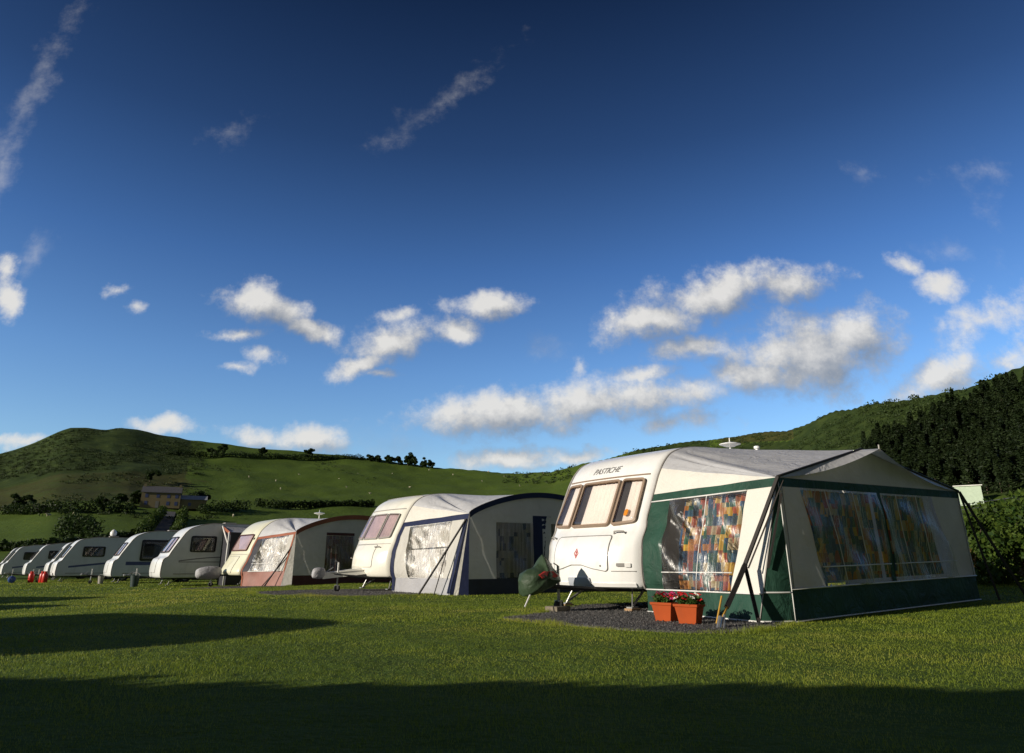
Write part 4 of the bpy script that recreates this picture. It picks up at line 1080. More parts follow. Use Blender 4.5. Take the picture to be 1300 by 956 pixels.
def awning_three():
    a = Awning(c3, 2.5, 5.0, 'grey and brick red awning with arched front beside the wedge nosed caravan', 'awnings beside the caravans', eave=1.96, peak=2.62, eaveR=1.95, flare=.0, cx=-.32)
    S, F = a.side_pt, a.front_pt
    a.patch(S, 0, 1, 0, .30, 'mud_skirt', M['pinkskirt'], 24, 5, wr=.05)
    a.patch(S, 0, .16, .30, .95, 'side_edge_panel', M['charcoal'], 6, 20)
    a.patch(S, .86, 1, .30, .95, 'side_corner_panel', M['cream_cloth'], 8, 20)
    a.patch(S, 0, 1, .95, 1.0, 'side_top_band', M['red_cloth'], 24, 3)
    a.patch(S, .0, .03, .02, .95, 'edge_binding', M['red_cloth'], 2, 16, .012); a.patch(S, .965, 1, .3, .95, 'edge_binding', M['red_cloth'], 2, 16, .012)
    w = a.patch(S, .16, .86, .30, .95, 'side_window', M['pvc_bright'], 30, 30, wr=.04)
    a.piping(S, [(.16,.30),(.86,.30)], 'window_seam', .014, w); a.piping(S, [(.16,.45),(.86,.45)], 'window_seam', .010, w)
    a.curtain(S, .17, .84, .31, .94, M['net'], -.12, 12, .03)
    def gus(u, v, off=0., wr=0):
        p = a.outer(v).lerp(Vector((a.cx, a.yf+.02*(1-v), a.eave*v)), u); p.y += .012; return p
    a.patch(gus, 0, 1, 0, .99, 'corner_gusset', M['cream_cloth'], 4, 12)
    a.patch(F, 0, 1, 0, .22, 'mud_skirt', M['maroon'], 30, 4)
    a.patch(F, 0, .24, .22, 1, 'front_corner_panel', M['cream_cloth'], 6, 14)
    w1 = a.patch(F, .24, .47, .22, .95, 'front_window', M['pvc'], 20, 14, wr=.03)
    a.patch(F, .24, .47, .95, 1, 'front_top_band', M['maroon'], 16, 3)
    a.patch(F, .47, .54, .22, 1, 'front_mullion', M['cream_cloth'], 3, 14); a.patch(F, .54, .60, .22, 1, 'front_mullion', M['maroon'], 3, 14)
    w2 = a.patch(F, .60, .82, .22, .95, 'front_window', M['pvc'], 20, 14, wr=.03); a.patch(F, .60, .82, .95, 1, 'front_top_band', M['maroon'], 16, 3)
    a.patch(F, .82, 1, .22, 1, 'front_corner_panel', M['cream_cloth'], 3, 14)
    a.curtain(F, .24, .47, .23, .94, M['curtain_c'], -.12, 9, .03, axis='x'); a.curtain(F, .60, .82, .23, .94, M['curtain_c'], -.12, 9, .03, axis='x')
    a.roof(M['pale_roof'], 0, M['pale_roof'], cut=.26, arch=True); a.gable(M['cream_cloth'])
    mb = MB(); mb.grid(lambda u, v: a.frontc(.26+.74*u)+Vector((0, .03, .02-.16*v)), 36, 3); mb.build('verge_band', M['red_cloth'], a.root, True)
    def far(u, v, off=0., wr=0):
        rl = a.top_rail[-1]; q0 = Vector((-a.wd, a.W, 0)).lerp(Vector((-a.wd, a.yf, 0)), u); q1 = rl.lerp(Vector((-a.wd, a.yf, a.eaveR)), u); q1.x = -a.wd; return q0.lerp(q1, v)
    a.patch(far, 0, 1, 0, 1, 'far_side_wall', M['cream_cloth'], 6, 6)
    a.strap((a.cx+.05, a.yf-.05, 1.5), (.45, 3.0, .02), .026); a.strap((a.cx+.1, a.yf-.1, 1.2), (.35, 2.5, .02), .018)
awning_three()
pad(O3, [(2.6,.4),(2.9,1.5),(2.6,3),(1.5,4.1),(.3,4.4),(-.3,3.6),(-.6,3),(-.8,-.2),(.8,-.2)], 'narrow gravel pad under the wedge nosed caravan', R(219))

# ================================================================== caravans further along the row
def modern(O, yaw, label, winq, stripe=None, roofz=2.6, L_=5.6, paint='grey_paint', single=False, three=True, blo=.24, top_window=True):
    front = [(.46,.34),(.58,.36),(.62,.55),(.60,.95),(.52,1.12),(.34,1.20),(.28,1.30),(-.18,2.08),(-.26,2.2),(-.44,2.38),(-.85,roofz-.08),(-1.4,roofz)]
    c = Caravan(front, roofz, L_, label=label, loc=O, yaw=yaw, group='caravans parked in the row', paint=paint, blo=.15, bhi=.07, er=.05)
    c.chassis(1.5, .40); fr = c.fr
    for q in ([[(-.96,1.36),(-.42,1.34),(-.42,2.0),(-.86,2.0)], [(-.37,1.34),(.37,1.34),(.37,2.0),(-.37,2.0)], [(.42,1.34),(.96,1.36),(.86,2.0),(.42,2.0)]] if three else [[(-.9,1.36),(.9,1.36),(.84,2.0),(-.84,2.0)]]):
        c.window(fr, q, .06, M['blacktrim'], M['pinkblind'], (.1,.03,.1,.03), fw=.03)
    lid = rrect(-.62, .62, .55, 1.12, .05); mb = MB(); mb.slab(lid, fr, -.01, .008, 8); lo = mb.build('locker_lid', c.paint, c.root, 'angle'); c.strip(fr, lid+[lid[0]], .012, .011, 'lid_seal', M['trim'], lo)
    for a0, a1, b0, b1 in winq:
        c.window(c.side(1), [(a0, b0), (a1, b0), (a1, b1), (a0, b1)], .09, M['blacktrim'], M['greyblind'], (.06,.04,.06,.3), fw=.03)
        c.window(c.side(-1), [(a0, b0), (a1, b0), (a1, b1), (a0, b1)], .09, M['blacktrim'], M['greyblind'], (.06,.04,.06,.3), fw=.03)
    # door
    S = c.side(1); mb = MB(); d = rrect(-4.0, -3.4, .5, 2.3, .07); mb.slab(d, S, -.01, .008, 3); do = mb.build('door', c.paint, c.root); c.strip(S, d+[d[0]], .014, .012, 'door_seal', M['trim'], do)
    mb = MB(); mb.tube([(-3.5, c.W+.03, 1.2), (-3.5, c.W+.03, 1.32)], .014, 6); mb.build('door_handle', M['blacktrim'], do)
    if stripe:
        for q in stripe:
            st = c.strip(S, q[0], q[1], .006, 'side_stripe', M[q[2]])
    c.strip(S, [(-5.4, .5), (-.05, .5)], .03, .015, 'lower_moulding', M['trim'])
    mb = MB(); mb.box(-1.0, -.5, c.W-.01, c.W+.004, .60, .85); mb.build('side_hatch', M['grey_paint'], c.root)
    c.edge_rail(1); c.edge_rail(-1)
    mb = MB(); mb.box(-2.6, -2.1, -.25, .25, roofz-.02, roofz+.09); mb.build('roof_vent', M['trim'], c.root, bevel=.02)
    return c
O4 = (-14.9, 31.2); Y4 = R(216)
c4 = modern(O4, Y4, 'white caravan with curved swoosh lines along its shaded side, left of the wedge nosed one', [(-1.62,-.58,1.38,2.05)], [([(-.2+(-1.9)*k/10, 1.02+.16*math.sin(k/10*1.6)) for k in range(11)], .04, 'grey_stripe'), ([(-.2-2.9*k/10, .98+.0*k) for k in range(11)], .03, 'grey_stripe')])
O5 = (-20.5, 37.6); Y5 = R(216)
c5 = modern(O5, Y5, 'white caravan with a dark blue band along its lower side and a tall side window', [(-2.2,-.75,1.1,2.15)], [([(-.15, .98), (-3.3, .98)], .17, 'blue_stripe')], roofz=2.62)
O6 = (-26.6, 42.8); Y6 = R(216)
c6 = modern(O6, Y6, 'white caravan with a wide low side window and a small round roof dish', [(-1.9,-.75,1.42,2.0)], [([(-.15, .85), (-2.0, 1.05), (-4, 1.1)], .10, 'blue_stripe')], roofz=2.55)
O7 = (-32.0, 46.6)
far_labels = [((-30.3, 47.9), 'white caravan mostly hidden, only its nose showing past the one with the round dish'),
              ((-34.9, 52.6), 'small distant white caravan, third from the left end of the row'),
              ((-39.4, 56.6), 'small distant white caravan, second from the left end'),
              ((-41.9, 59.6), 'white caravan cut by the left edge, last in the row')]
for (ox, oy), lb in far_labels:
    r = copy_tree(c6.root); r.location = (ox, oy, gz(ox, oy)); r['label'] = lb; r.rotation_euler.z = R(215)
p = wpt(O6, -2.3, .0, Y6)
mb = MB(); mb.tube([(0,0,0),(0,0,.12)], .04, 8); dd = mb.build('roof_dish', M['white_paint']); dd.location = (p[0], p[1], gz(*O6)+2.54); tag(dd, 'white domed satellite dish on the roof of the caravan with the low side window', 'satellite dish')
mb = MB(); mb.lathe([(.001,.12),(.15,.13),(.19,.22),(.18,.34),(.10,.46),(.001,.52)], 20); mb.build('dome', M['white_paint'], dd, 'angle')

# porch awning of the fourth caravan
def porch():
    a = empty('awning', (O4[0], O4[1], gz(*O4)), Y4, 'small dark porch awning with a white front pole behind the swoosh lined caravan', 'awning', 'awnings beside the caravans')
    x0, x1 = -1.85, -4.9; W = 1.12; D = 1.3
    mb = MB(); mb.grid(lambda u, v: Vector((x0+(x1-x0)*u, W+D*v, 2.5-.30*v-.06*math.sin(PI*v)-.04*math.sin(PI*u))), 14, 8); mb.build('roof_cloth', M['grey_roof'], a, True)
    mb = MB(); mb.grid(lambda u, v: Vector((x0+.0, W+D*u, v*(2.5-.30*u-.06*math.sin(PI*u)-.01))), 8, 8); mb.build('side_panel', M['charcoal'], a, True)
    mb = MB(); mb.grid(lambda u, v: Vector((x0+(x1-x0)*u, W+D, v*(2.19-.04*math.sin(PI*u)))), 8, 8); mb.build('front_panel', M['charcoal'], a, True)
    mb = MB(); mb.tube([(x0+.06, W, 2.5), (x0+.10, W+D+.02, 1.75)], .035, 8); mb.tube([(x0+.08, W+D+.02, 2.2), (x0+.08, W+D+.02, .05)], .03, 8); mb.build('front_pole', M['piping'], a, True)
    mb = MB(); mb.grid(lambda u, v: Vector((x0+.02+.02, W+D*u, 2.50-.30*u-.12*v)), 6, 2); mb.build('edge_binding', M['red_cloth'], a, True)
porch()

# ------------------------------------------------------------------ small things by the hitches
def gas(x, y, label):
    t = empty('gas_bottle', (x, y, gz(x, y)), 0, label, 'gas bottle', 'red gas bottles by the hitches')
    mb = MB(); mb.lathe([(.001,0),(.13,0),(.15,.03),(.15,.42),(.12,.50),(.05,.54),(.001,.55)], 20); mb.build('cylinder', M['red_gas'], t, 'angle')
    mb = MB(); mb.lathe([(.085,.50),(.09,.62),(.08,.62),(.075,.50)], 16); mb.build('collar', M['red_gas'], t, 'angle')
    mb = MB(); mb.tube([(0,0,.54),(0,0,.62)], .018, 8); mb.build('valve', M['steel'], t)
    return t
def wat(px, py, z=0):
    d = pix_dir(px, py); t = (z-EYE-.0)/d.z
    for _ in range(4):
        x, y = d.x*t, d.y*t; t = (gz(x, y)-EYE)/d.z
    return x, y
def bucket(x, y, label, mat, s=1., cat='bucket', name='waste_bucket'):
    t = empty(name, (x, y, gz(x, y)), 0, label, cat)
    mb = MB(); mb.lathe([(.001,0),(.14*s,0),(.19*s,.45*s),(.20*s,.46*s),(.18*s,.46*s),(.14*s,.05*s),(.001,.04*s)], 20); mb.build('tub', mat, t, 'angle')
    mb = MB(); mb.tube([(.19*s*math.cos(g), 0, .44*s+.12*s*math.sin(g)) for g in np.linspace(0, PI, 9)], .008, 5); mb.build('bucket_handle', M['steel'], t)
x, y = wpt(O6, 1.0, .75, Y6); gas(x, y, 'red gas bottle standing beside the hitch of the caravan with the low side window')
x, y = wpt(O6, .9, 1.3, Y6); gas(x, y, 'red gas bottle standing by the front corner of the caravan with the low side window')
x, y = wpt(O6, 1.5, .2, Y6); gas(x, y, 'red gas bottle at the tip of the far caravan hitch, leftmost')
x, y = wpt(O4, 1.2, .1, Y4); bucket(x, y, 'dark green waste bucket in front of the swoosh lined caravan', M['dark_plastic'])
x, y = wpt(O5, .75, .4, Y5); bucket(x, y, 'grey bucket below the nose of the blue banded caravan', M['trim'], .8)
# water roller on the grass at the far hitch
x, y = wpt(O6, 2.4, .1, Y6)
t = empty('water_roller', (x, y, gz(x, y)), Y6, 'blue and white rolling water barrel lying on the grass by the far hitch', 'water barrel')
mb = MB(); mb.lathe([(.001,-.26),(.15,-.26),(.19,-.23),(.19,-.2),(.175,-.18),(.175,.18),(.19,.2),(.19,.23),(.15,.26),(.001,.26)], 22, Matrix.Translation((0,0,.19)) @ Matrix.Rotation(R(90), 4, 'X')); mb.build('barrel', M['blue_plastic'], t, 'angle')
mb = MB(); mb.tube([(0,-.28,.19),(.35,-.28,.55),(.35,.28,.55),(0,.28,.19)], .012, 6); mb.build('pull_handle', M['steel'], t)

# ================================================================== neighbours outside the left edge that throw the long shadows
def neighbour(O, yaw, label):
    r = copy_tree(c6.root); r.location = (O[0], O[1], gz(*O)); r.rotation_euler.z = yaw; r['label'] = label; r['group'] = 'caravans across the grass'
    return r
neighbour((-9.2, 3.9), R(-22), 'white caravan across the grass, nearest to the left of the camera')
neighbour((-15.8, 9.2), R(-22), 'white caravan across the grass, middle of the opposite row')
neighbour((-17.6, 13.8), R(-22), 'white caravan across the grass, furthest of the opposite row')
def hedge(pts, h, w, name, label, cat='hedge', mat='leaf_dark', per=None, size=.1, group=None, step=None, top=0.25):
    """a clipped or ragged hedge along a polyline of ground points"""
    blobs = []; Vs = []; step = step or w*.55
    for (x0, y0), (x1, y1) in zip(pts, pts[1:]):
        d = math.hypot(x1-x0, y1-y0); n = max(1, int(d/step))
        for k in range(n):
            t = (k+.5*rng.random())/n; x = x0+(x1-x0)*t; y = y0+(y1-y0)*t; z = gz(x, y)
            hh = h*(1-top*.5+top*rng.random())
            blobs.append(((x+rng.normal()*w*.06, y+rng.normal()*w*.06, z+hh*.48), (w*.6*(.8+.4*rng.random()), w*.6*(.8+.4*rng.random()), hh*.54)))
    n_per = per or int(60)
    o = leafy(name, blobs, n_per, size, M[mat])
    # inner woody mass so that light does not pass straight through
    if label: tag(o, label, cat, group)
    return o
hedge([(-30, 1.2), (-15, 1.1), (-9.9, 1.05), (-2.9, .55)], 2.15, 1.1, 'hedge', 'added unseen hedge on the left behind the camera, shading the foreground', per=1500, size=.13, top=.04, step=.4)  # out of view, put in to throw shade over the foreground grass

lawn()
# ================================================================== far countryside
def farm():
    x, y, z = place_tan(203, 645)
    t = empty('farmhouse', (x, y, z-.3), math.atan2(-x, y)*0+R(24), 'two storey ochre farmhouse with slate roof below the left hill', 'house')
    Lh, Dh, hw, hr = 11.5, 6.5, 4.9, 2.0
    mb = MB(); mb.box(-Lh/2, Lh/2, -Dh/2, Dh/2, 0, hw); mb.add([(-Lh/2,-Dh/2,hw),(-Lh/2,Dh/2,hw),(-Lh/2,0,hw+hr)], [(0,1,2)]); mb.add([(Lh/2,-Dh/2,hw),(Lh/2,Dh/2,hw),(Lh/2,0,hw+hr)], [(0,1,2)]); mb.build('wall', M['yellow_wall'], t, recalc=False)
    mb = MB()
    for sg in (-1, 1):
        mb.add([(-Lh/2-.2, sg*(Dh/2+.25), hw-.12), (Lh/2+.2, sg*(Dh/2+.25), hw-.12), (Lh/2+.2, 0, hw+hr+.08), (-Lh/2-.2, 0, hw+hr+.08), (-Lh/2-.2, sg*(Dh/2+.25), hw+.02), (Lh/2+.2, sg*(Dh/2+.25), hw+.02), (Lh/2+.2, 0, hw+hr+.22), (-Lh/2-.2, 0, hw+hr+.22)], [(0,1,2,3),(4,5,6,7),(0,1,5,4),(1,2,6,5),(3,0,4,7)])
    rf = mb.build('roof', M['slate'], t)
    for cx in (-Lh/2+.5, Lh/2-.5):
        mb = MB(); mb.box(cx-.35, cx+.35, -.35, .35, hw+hr-.4, hw+hr+.9); mb.build('chimney', M['yellow_wall'], rf)
    for i, wx in enumerate((-4.2, -.9, 2.2, 4.6)):
        for wz in (.9, 3.2):
            if i == 1 and wz < 1: continue
            mb = MB(); mb.box(wx-.45, wx+.45, -Dh/2-.03, -Dh/2+.02, wz, wz+1.2); mb.build('window', M['blue_stripe'], t)
    mb = MB(); mb.box(-1.4, -.4, -Dh/2-.03, -Dh/2+.02, 0, 2.1); mb.build('door', M['seam'], t)
    # lower wing
    mb = MB(); mb.box(Lh/2+.01, Lh/2+8, -Dh/2+.8, Dh/2-.5, 0, 3.1); mb.build('wing_wall', M['yellow_wall'], t)
    mb = MB(); mb.add([(Lh/2+.01, -Dh/2+.5, 3.0), (Lh/2+8.2, -Dh/2+.5, 3.0), (Lh/2+8.2, 0, 4.5), (Lh/2+.01, 0, 4.5), (Lh/2+.01, Dh/2-.3, 3.0), (Lh/2+8.2, Dh/2-.3, 3.0)], [(0,1,2,3), (3,2,5,4)]); mb.add([(Lh/2+8.1,-Dh/2+.8,3.0),(Lh/2+8.1,Dh/2-.5,3.0),(Lh/2+8.1,0,4.45)], [(0,1,2)]); mb.build('wing_roof', M['tin'], t, recalc=False)
    mb = MB(); mb.box(Lh/2+2.5, Lh/2+3.4, -Dh/2+.77, -Dh/2+.81, 1, 2); mb.build('window', M['blue_stripe'], t)
farm()
# long white shed to the left of the farm
x, y, z = place_tan(60, 649)
t = empty('shed', (x, y, z), R(20), 'low farm shed with a white roof on the far left', 'shed')
mb = MB(); mb.box(-3.2, 3.2, -1.6, 1.6, -.3, 1.7); mb.build('wall', M['slate'], t); mb = MB(); mb.box(-3.4, 3.4, -1.8, 1.8, 1.70, 1.82, Matrix.Rotation(R(5), 4, 'X')); mb.build('roof', M['white_wall'], t)
# mobile home beyond the right hand bank
def hut():
    d = pix_dir(1224, 617); h = math.hypot(d.x, d.y); ux, uy = d.x/h, d.y/h; r = 60
    while gz(ux*r, uy*r)+2.5-EYE < d.z/h*r and r < 160: r += .5
    x, y = ux*r, uy*r
    t = empty('mobile_home', (x, y, gz(x, y)), math.atan2(uy, ux)-PI/2, 'pale green mobile home with a white roof half hidden behind the bank on the right', 'mobile home')
    mb = MB(); mb.box(-1.2, 1.9, -1.5, 1.5, -.3, 2.3); mb.build('wall', M['pale_green_wall'], t)
    mb = MB(); mb.box(-1.35, 2.1, -1.7, 1.7, 2.31, 2.45); mb.build('roof', M['white_wall'], t, bevel=.04)
hut()

def bush_copy(proto, x, y, s, rz, label=None):
    o = proto.copy(); C.objects.link(o); o.location = (x, y, gz(x, y)-.1); o.scale = s; o.rotation_euler = (0, 0, rz); return o
# broadleaf tree prototype
def tree(name, loc, h, label, group, mat='leaf_dark', wind=.0, crown=1.0, per=140, leaf=.28):
    t = empty(name, loc, 0, label, 'tree', group)
    mb = MB(); mb.tube([(0,0,-.3),(.05*h*wind,0,h*.3),(.12*h*wind,0,h*.6)], [h*.035,h*.025,h*.012], 7)
    for k in range(5):
        g = k*1.3; mb.tube([(.05*h*wind,0,h*(.28+.05*k)), (h*.2*math.cos(g), h*.2*math.sin(g), h*(.5+.06*k))], [h*.014, h*.005], 5)
    mb.build('trunk', M['bark'], t, True)
    bl = [((h*(.22*rng.normal()+.2*wind), h*.22*rng.normal(), h*(.50+.18*rng.normal())), (h*.18*crown, h*.18*crown, h*.14)) for _ in range(16)]
    leafy('crown', bl, per, leaf, M[mat], t); return t
crest = [(462,581,5.5,'lone'),(470,582,5,''),(487,582,6,''),(499,583,5.5,''),(512,585,7.5,''),(518,585,7,''),(533,586,5,''),(542,588,5,'')]
for i, (px, py, h, _) in enumerate(crest):
    ph = R(phi_of(px)); D = float(np.interp(math.degrees(ph), _dp, _dd))*.985; x, y = D*math.sin(ph), D*math.cos(ph)
    lb = ['wind bent dark tree at the left end of the hilltop clump', 'small dark tree, second from the left in the hilltop clump', 'broad dark tree, third from the left in the hilltop clump', 'low dark tree in the middle of the hilltop clump', 'tallest dark tree of the hilltop clump', 'dark tree leaning against the tallest of the hilltop clump', 'low dark tree right of the tallest in the hilltop clump', 'last small dark tree at the right end of the hilltop clump'][i]
    tree('hill_tree', (x, y, gz(x, y)), h, lb, 'trees on the crest', leaf=.5)
lone = [(282,577,6,'round dark tree left of the lone tree on the upper hedge line'),(391,581,6,'lone dark tree on the upper hedge line, halfway down the slope'),(270,579,5,'dark tree at the left end of the upper hedge line'),(332,579,5.5,'bushy dark tree on the upper hedge line right of a pair'),(252,645,6.5,'dark tree beside the wing of the ochre farmhouse'),(190,612,5.5,'dark tree behind the chimney of the ochre farmhouse'),(176,640,5.5,'dark tree at the left end of the ochre farmhouse'),(150,642,4.5,'dark bushy tree left of the farmhouse in the scrub'),(20,652,5.5,'dark tree at the far left edge below the scrub'),(128,646,4.0,'rounded dark bush tree between shed and farmhouse')]
for px, py, h, lb in lone:
    x, y, z = place_tan(px, py); tree('field_tree', (x, y, z), h, lb, 'trees in the fields', leaf=.42)

# hedges crossing the fields: one thing each
def fhedge(pix, h, w, label, mat='leaf_dark', size=.35, per=150):
    pts = [place_tan(px, py)[:2] for px, py in pix]
    hedge(pts, h, w, 'field_hedge', label, 'hedge', mat, per=per, size=size, group='hedges between the fields', step=w*.5, top=.5)
fhedge([(212,577),(260,581),(330,582),(400,584),(462,584)], 3.2, 3.2, 'dark hedge running along the upper slope of the left hill')
fhedge([(325,643),(360,646),(400,645),(440,644),(475,643)], 2.6, 2.2, 'dark gappy hedge across the middle field above the red awning')
fhedge([(252,652),(290,650),(315,648)], 3.4, 3.4, 'thick dark hedge to the right of the farm lane')
fhedge([(0,655),(40,653),(90,652),(140,650),(170,652)], 3.2, 3.0, 'dark hedge below the scrub on the left, above the sheep field')
fhedge([(0,700),(60,700),(120,695),(170,685)], 2.0, 2.0, 'dark hedge at the bottom of the sheep field behind the far caravans')
fhedge([(176,688),(190,670),(204,656)], 3.0, 2.2, 'sunlit hedge on the left side of the farm lane', 'leaf_mid')
fhedge([(222,690),(228,672),(232,657)], 3.0, 2.2, 'sunlit hedge on the right side of the farm lane', 'leaf_mid')
fhedge([(560,655),(640,652),(720,655),(820,645)], 2.4, 2.2, 'low hedge crossing the field behind the blue awning')
fhedge([(78,686),(90,680),(104,680),(118,688)], 4.6, 3.2, 'tall dark bushes rising above the distant caravans at the left')
# lane
def lane():
    P = [(200,690),(204,676),(212,662),(216,650)]; W_ = [place_tan(*p) for p in P]; mb = MB(); vs = []
    for i, p in enumerate(W_):
        a = Vector(W_[max(0, i-1)]); b = Vector(W_[min(len(W_)-1, i+1)]); t = (b-a); t.z = 0; t.normalize(); q = Vector((-t.y, t.x, 0))*1.6
        for sg in (-1, 1): v = Vector(p)+q*sg; vs.append((v.x, v.y, gz(v.x, v.y)+.12))
    mb.add(vs, [(2*i, 2*i+1, 2*i+3, 2*i+2) for i in range(len(W_)-1)]); o = mb.build('lane', simple('lane_tarmac', (.06,.06,.065), .9), None, recalc=False); tag(o, kind='structure'); o['label'] = 'narrow tarmac lane between hedges up to the farmhouse'
lane()

# scrub on the hills: uncountable gorse and bracken clumps
def scrub():
    Vs = []; Fs = []; o = 0
    def fill(n, pxr, tr, cond, smin, smax, per, leaf):
        nonlocal o
        c = 0
        while c < n:
            px = rng.uniform(*pxr); tt = rng.uniform(*tr); ph = R(phi_of(px)); D = float(np.interp(math.degrees(ph), _dp, _dd)); r = D*tt
            x, y = r*math.sin(ph), r*math.cos(ph)
            if noise.noise(Vector((x*.03, y*.03, 3))) < cond: 
                c += .2; continue
            s = rng.uniform(smin, smax); z = gz(x, y)+float(rough_np(x, y))
            P, d = blob_points(per, np.array((x, y, z+s*.25)), (s, s, s*.55)); V, F = leaf_arrays(P, d, leaf); Vs.append(V); Fs.append(F+o); o += len(V); c += 1
    fill(1500, (-60, 240), (.76, .985), -.2, .6, 1.7, 40, .24)
    fill(380, (-60, 300), (.5, .74), .1, .5, 1.3, 20, .30)
    fill(150, (240, 470), (.8, .97), .1, .5, 1.2, 24, .24)
    fill(2400, (760, 1230), (.55, .985), -.3, .6, 1.7, 40, .22)
    fill(160, (640, 860), (.9, 1.0), -.2, .7, 2.0, 24, .5)
    fill(90, (1130, 1330), (.9, 1.0), -.3, 1.0, 2.2, 30, .4)
    ob = link('hill_scrub', np_mesh('hill_scrub', np.concatenate(Vs), np.concatenate(Fs)), M['scrub']); tag(ob, 'dark gorse and bracken scrub covering the hillsides', 'scrub', kind='stuff')
scrub()

# conifer plantation on the right hand hill
def conifer_mesh(h=12., seed=1):
    rg = np.random.default_rng(seed); Vs = []; o = 0
    n = 900; t = rg.random(n)**.75; z = h*(.06+.94*t); rad = (1-t)**.75*h*.17*(.6+.4*np.sin(z*4.5)**2)*(.8+.4*np.sin(3*0+seed*1.7+z))+.08
    g = rg.random(n)*2*PI; k = .35+.65*rg.random(n)**.5
    P = np.stack([np.cos(g)*rad*k, np.sin(g)*rad*k, z-rad*k*.35], -1); d = np.stack([np.cos(g), np.sin(g), np.full(n, .5)], -1)
    V, F = leaf_arrays(P, d*.7, .42, 2.0)
    T = MB(); T.tube([(0,0,-.5),(0,0,h*.5),(0,0,h*.96)], [.16,.1,.02], 6)
    tv = np.array([tuple(v) for v in T.v]); tf = [f for f in T.f if len(f) == 4]
    me = np_mesh('conifer', np.concatenate([V, tv]), np.concatenate([F, np.array(tf)+len(V)]))
    me.materials.append(M['needle']); me.materials.append(M['bark']); mi = np.zeros(len(me.polygons), np.int32); mi[len(F):] = 1; me.polygons.foreach_set('material_index', mi); return me
cm = [conifer_mesh(12, s) for s in (1, 2, 3)]
cnt = 0; used = []
tries = 0
while cnt < 295 and tries < 16000:
    tries += 1
    px = rng.uniform(1120, 1370); ph = R(phi_of(px)); D = float(np.interp(math.degrees(ph), _dp, _dd)); t0 = np.interp(px, [1120, 1160, 1200, 1260], [.70, .58, .54, .53]); t1 = np.interp(px, [1120, 1170, 1215, 1250, 1300], [.74, .80, .87, .92, .93])
    tt = rng.uniform(t0, t1); r = D*tt; x, y = r*math.sin(ph), r*math.cos(ph)
    if any((x-a)**2+(y-b)**2 < 5.5 for a, b in used): continue
    used.append((x, y)); o = bpy.data.objects.new('conifer_tree', cm[cnt % 3]); C.objects.link(o); s = rng.uniform(.34, .60)*(1-.25*max(0, (tt-.8)/.15))
    o.location = (x, y, gz(x, y)-.2); w_ = rng.uniform(1.4, 2.1); o.scale = (s*w_, s*w_, s); o.rotation_euler = (0, 0, rng.uniform(0, 6.28)); cnt += 1
    tag(o, 'dark conifer in the plantation on the right hand hillside', 'conifer', 'conifers of the hillside plantation')

# bank of brambles and bracken to the right of the near awning
bank = [(12.2,19.5,2.0,'leafy bramble clump directly behind the right end of the green awning'),(14.0,18.2,2.2,'tall sunlit bramble clump second from the awning on the right bank'),(15.8,17.0,2.2,'bramble clump at the right edge of the view'),(14.3,21.0,2.5,'green bush behind the first bramble clump on the right bank'),(16.6,20.2,2.7,'green bush behind the clump at the right edge'),(17.8,15.6,2.3,'bramble clump beyond the right edge of the view'),(18.9,18.8,2.8,'tall green bush beyond the right edge of the view'),(13.2,24.0,2.6,'low green bush far behind the right end of the awning')]
for i, (x, y, h, lb) in enumerate(bank):
    z = gz(x, y); b = []
    for k in range(26): b.append(((x+rng.normal()*.75, y+rng.normal()*.7, z+h*(.12+.72*rng.random())), (.42, .42, .30)))
    t = empty('bramble_bush', (x, y, z), 0, lb, 'bush', 'bushes on the right hand bank')
    b = [((c[0]-x, c[1]-y, c[2]-z), r) for c, r in b]
    leafy('foliage', b, 150, .085, M['leaf_bank'], t)
    b2 = [((rng.normal()*.9, rng.normal()*.8, h*(.10+.3*rng.random())), (.35,.35,.22)) for _ in range(8)]
    leafy('dry_fronds', b2, 90, .10, M['bracken_brown'], t)
    mb = MB()
    for k in range(6): g = rng.uniform(0, 6.28); mb.tube([(.1*math.cos(g), .1*math.sin(g), 0), (.6*math.cos(g), .6*math.sin(g), h*.7)], [.02, .006], 5)
    mb.build('stems', M['bark'], t)
# wire fence on the bank
def wire_fence():
    A = place(1205, 40); B = place(1330, 34); t = empty('wire_fence', (A[0], A[1], A[2]), 0, 'post and wire fence along the top of the right hand bank', 'fence')
    n = 9; P = []
    for k in range(n):
        x = A[0]+(B[0]-A[0])*k/(n-1); y = A[1]+(B[1]-A[1])*k/(n-1); z = gz(x, y)+2.2; P.append(Vector((x-A[0], y-A[1], z-A[2])))
        mb = MB(); mb.box(P[-1].x-.03, P[-1].x+.03, P[-1].y-.03, P[-1].y+.03, P[-1].z-2.6, P[-1].z+.7); mb.build('post', M['darksteel'], t)
    for hh in (.25, .45, .66):
        mb = MB(); mb.tube([p+Vector((0,0,hh)) for p in P], .012, 4); mb.build('wire', M['steel'], t)
wire_fence()

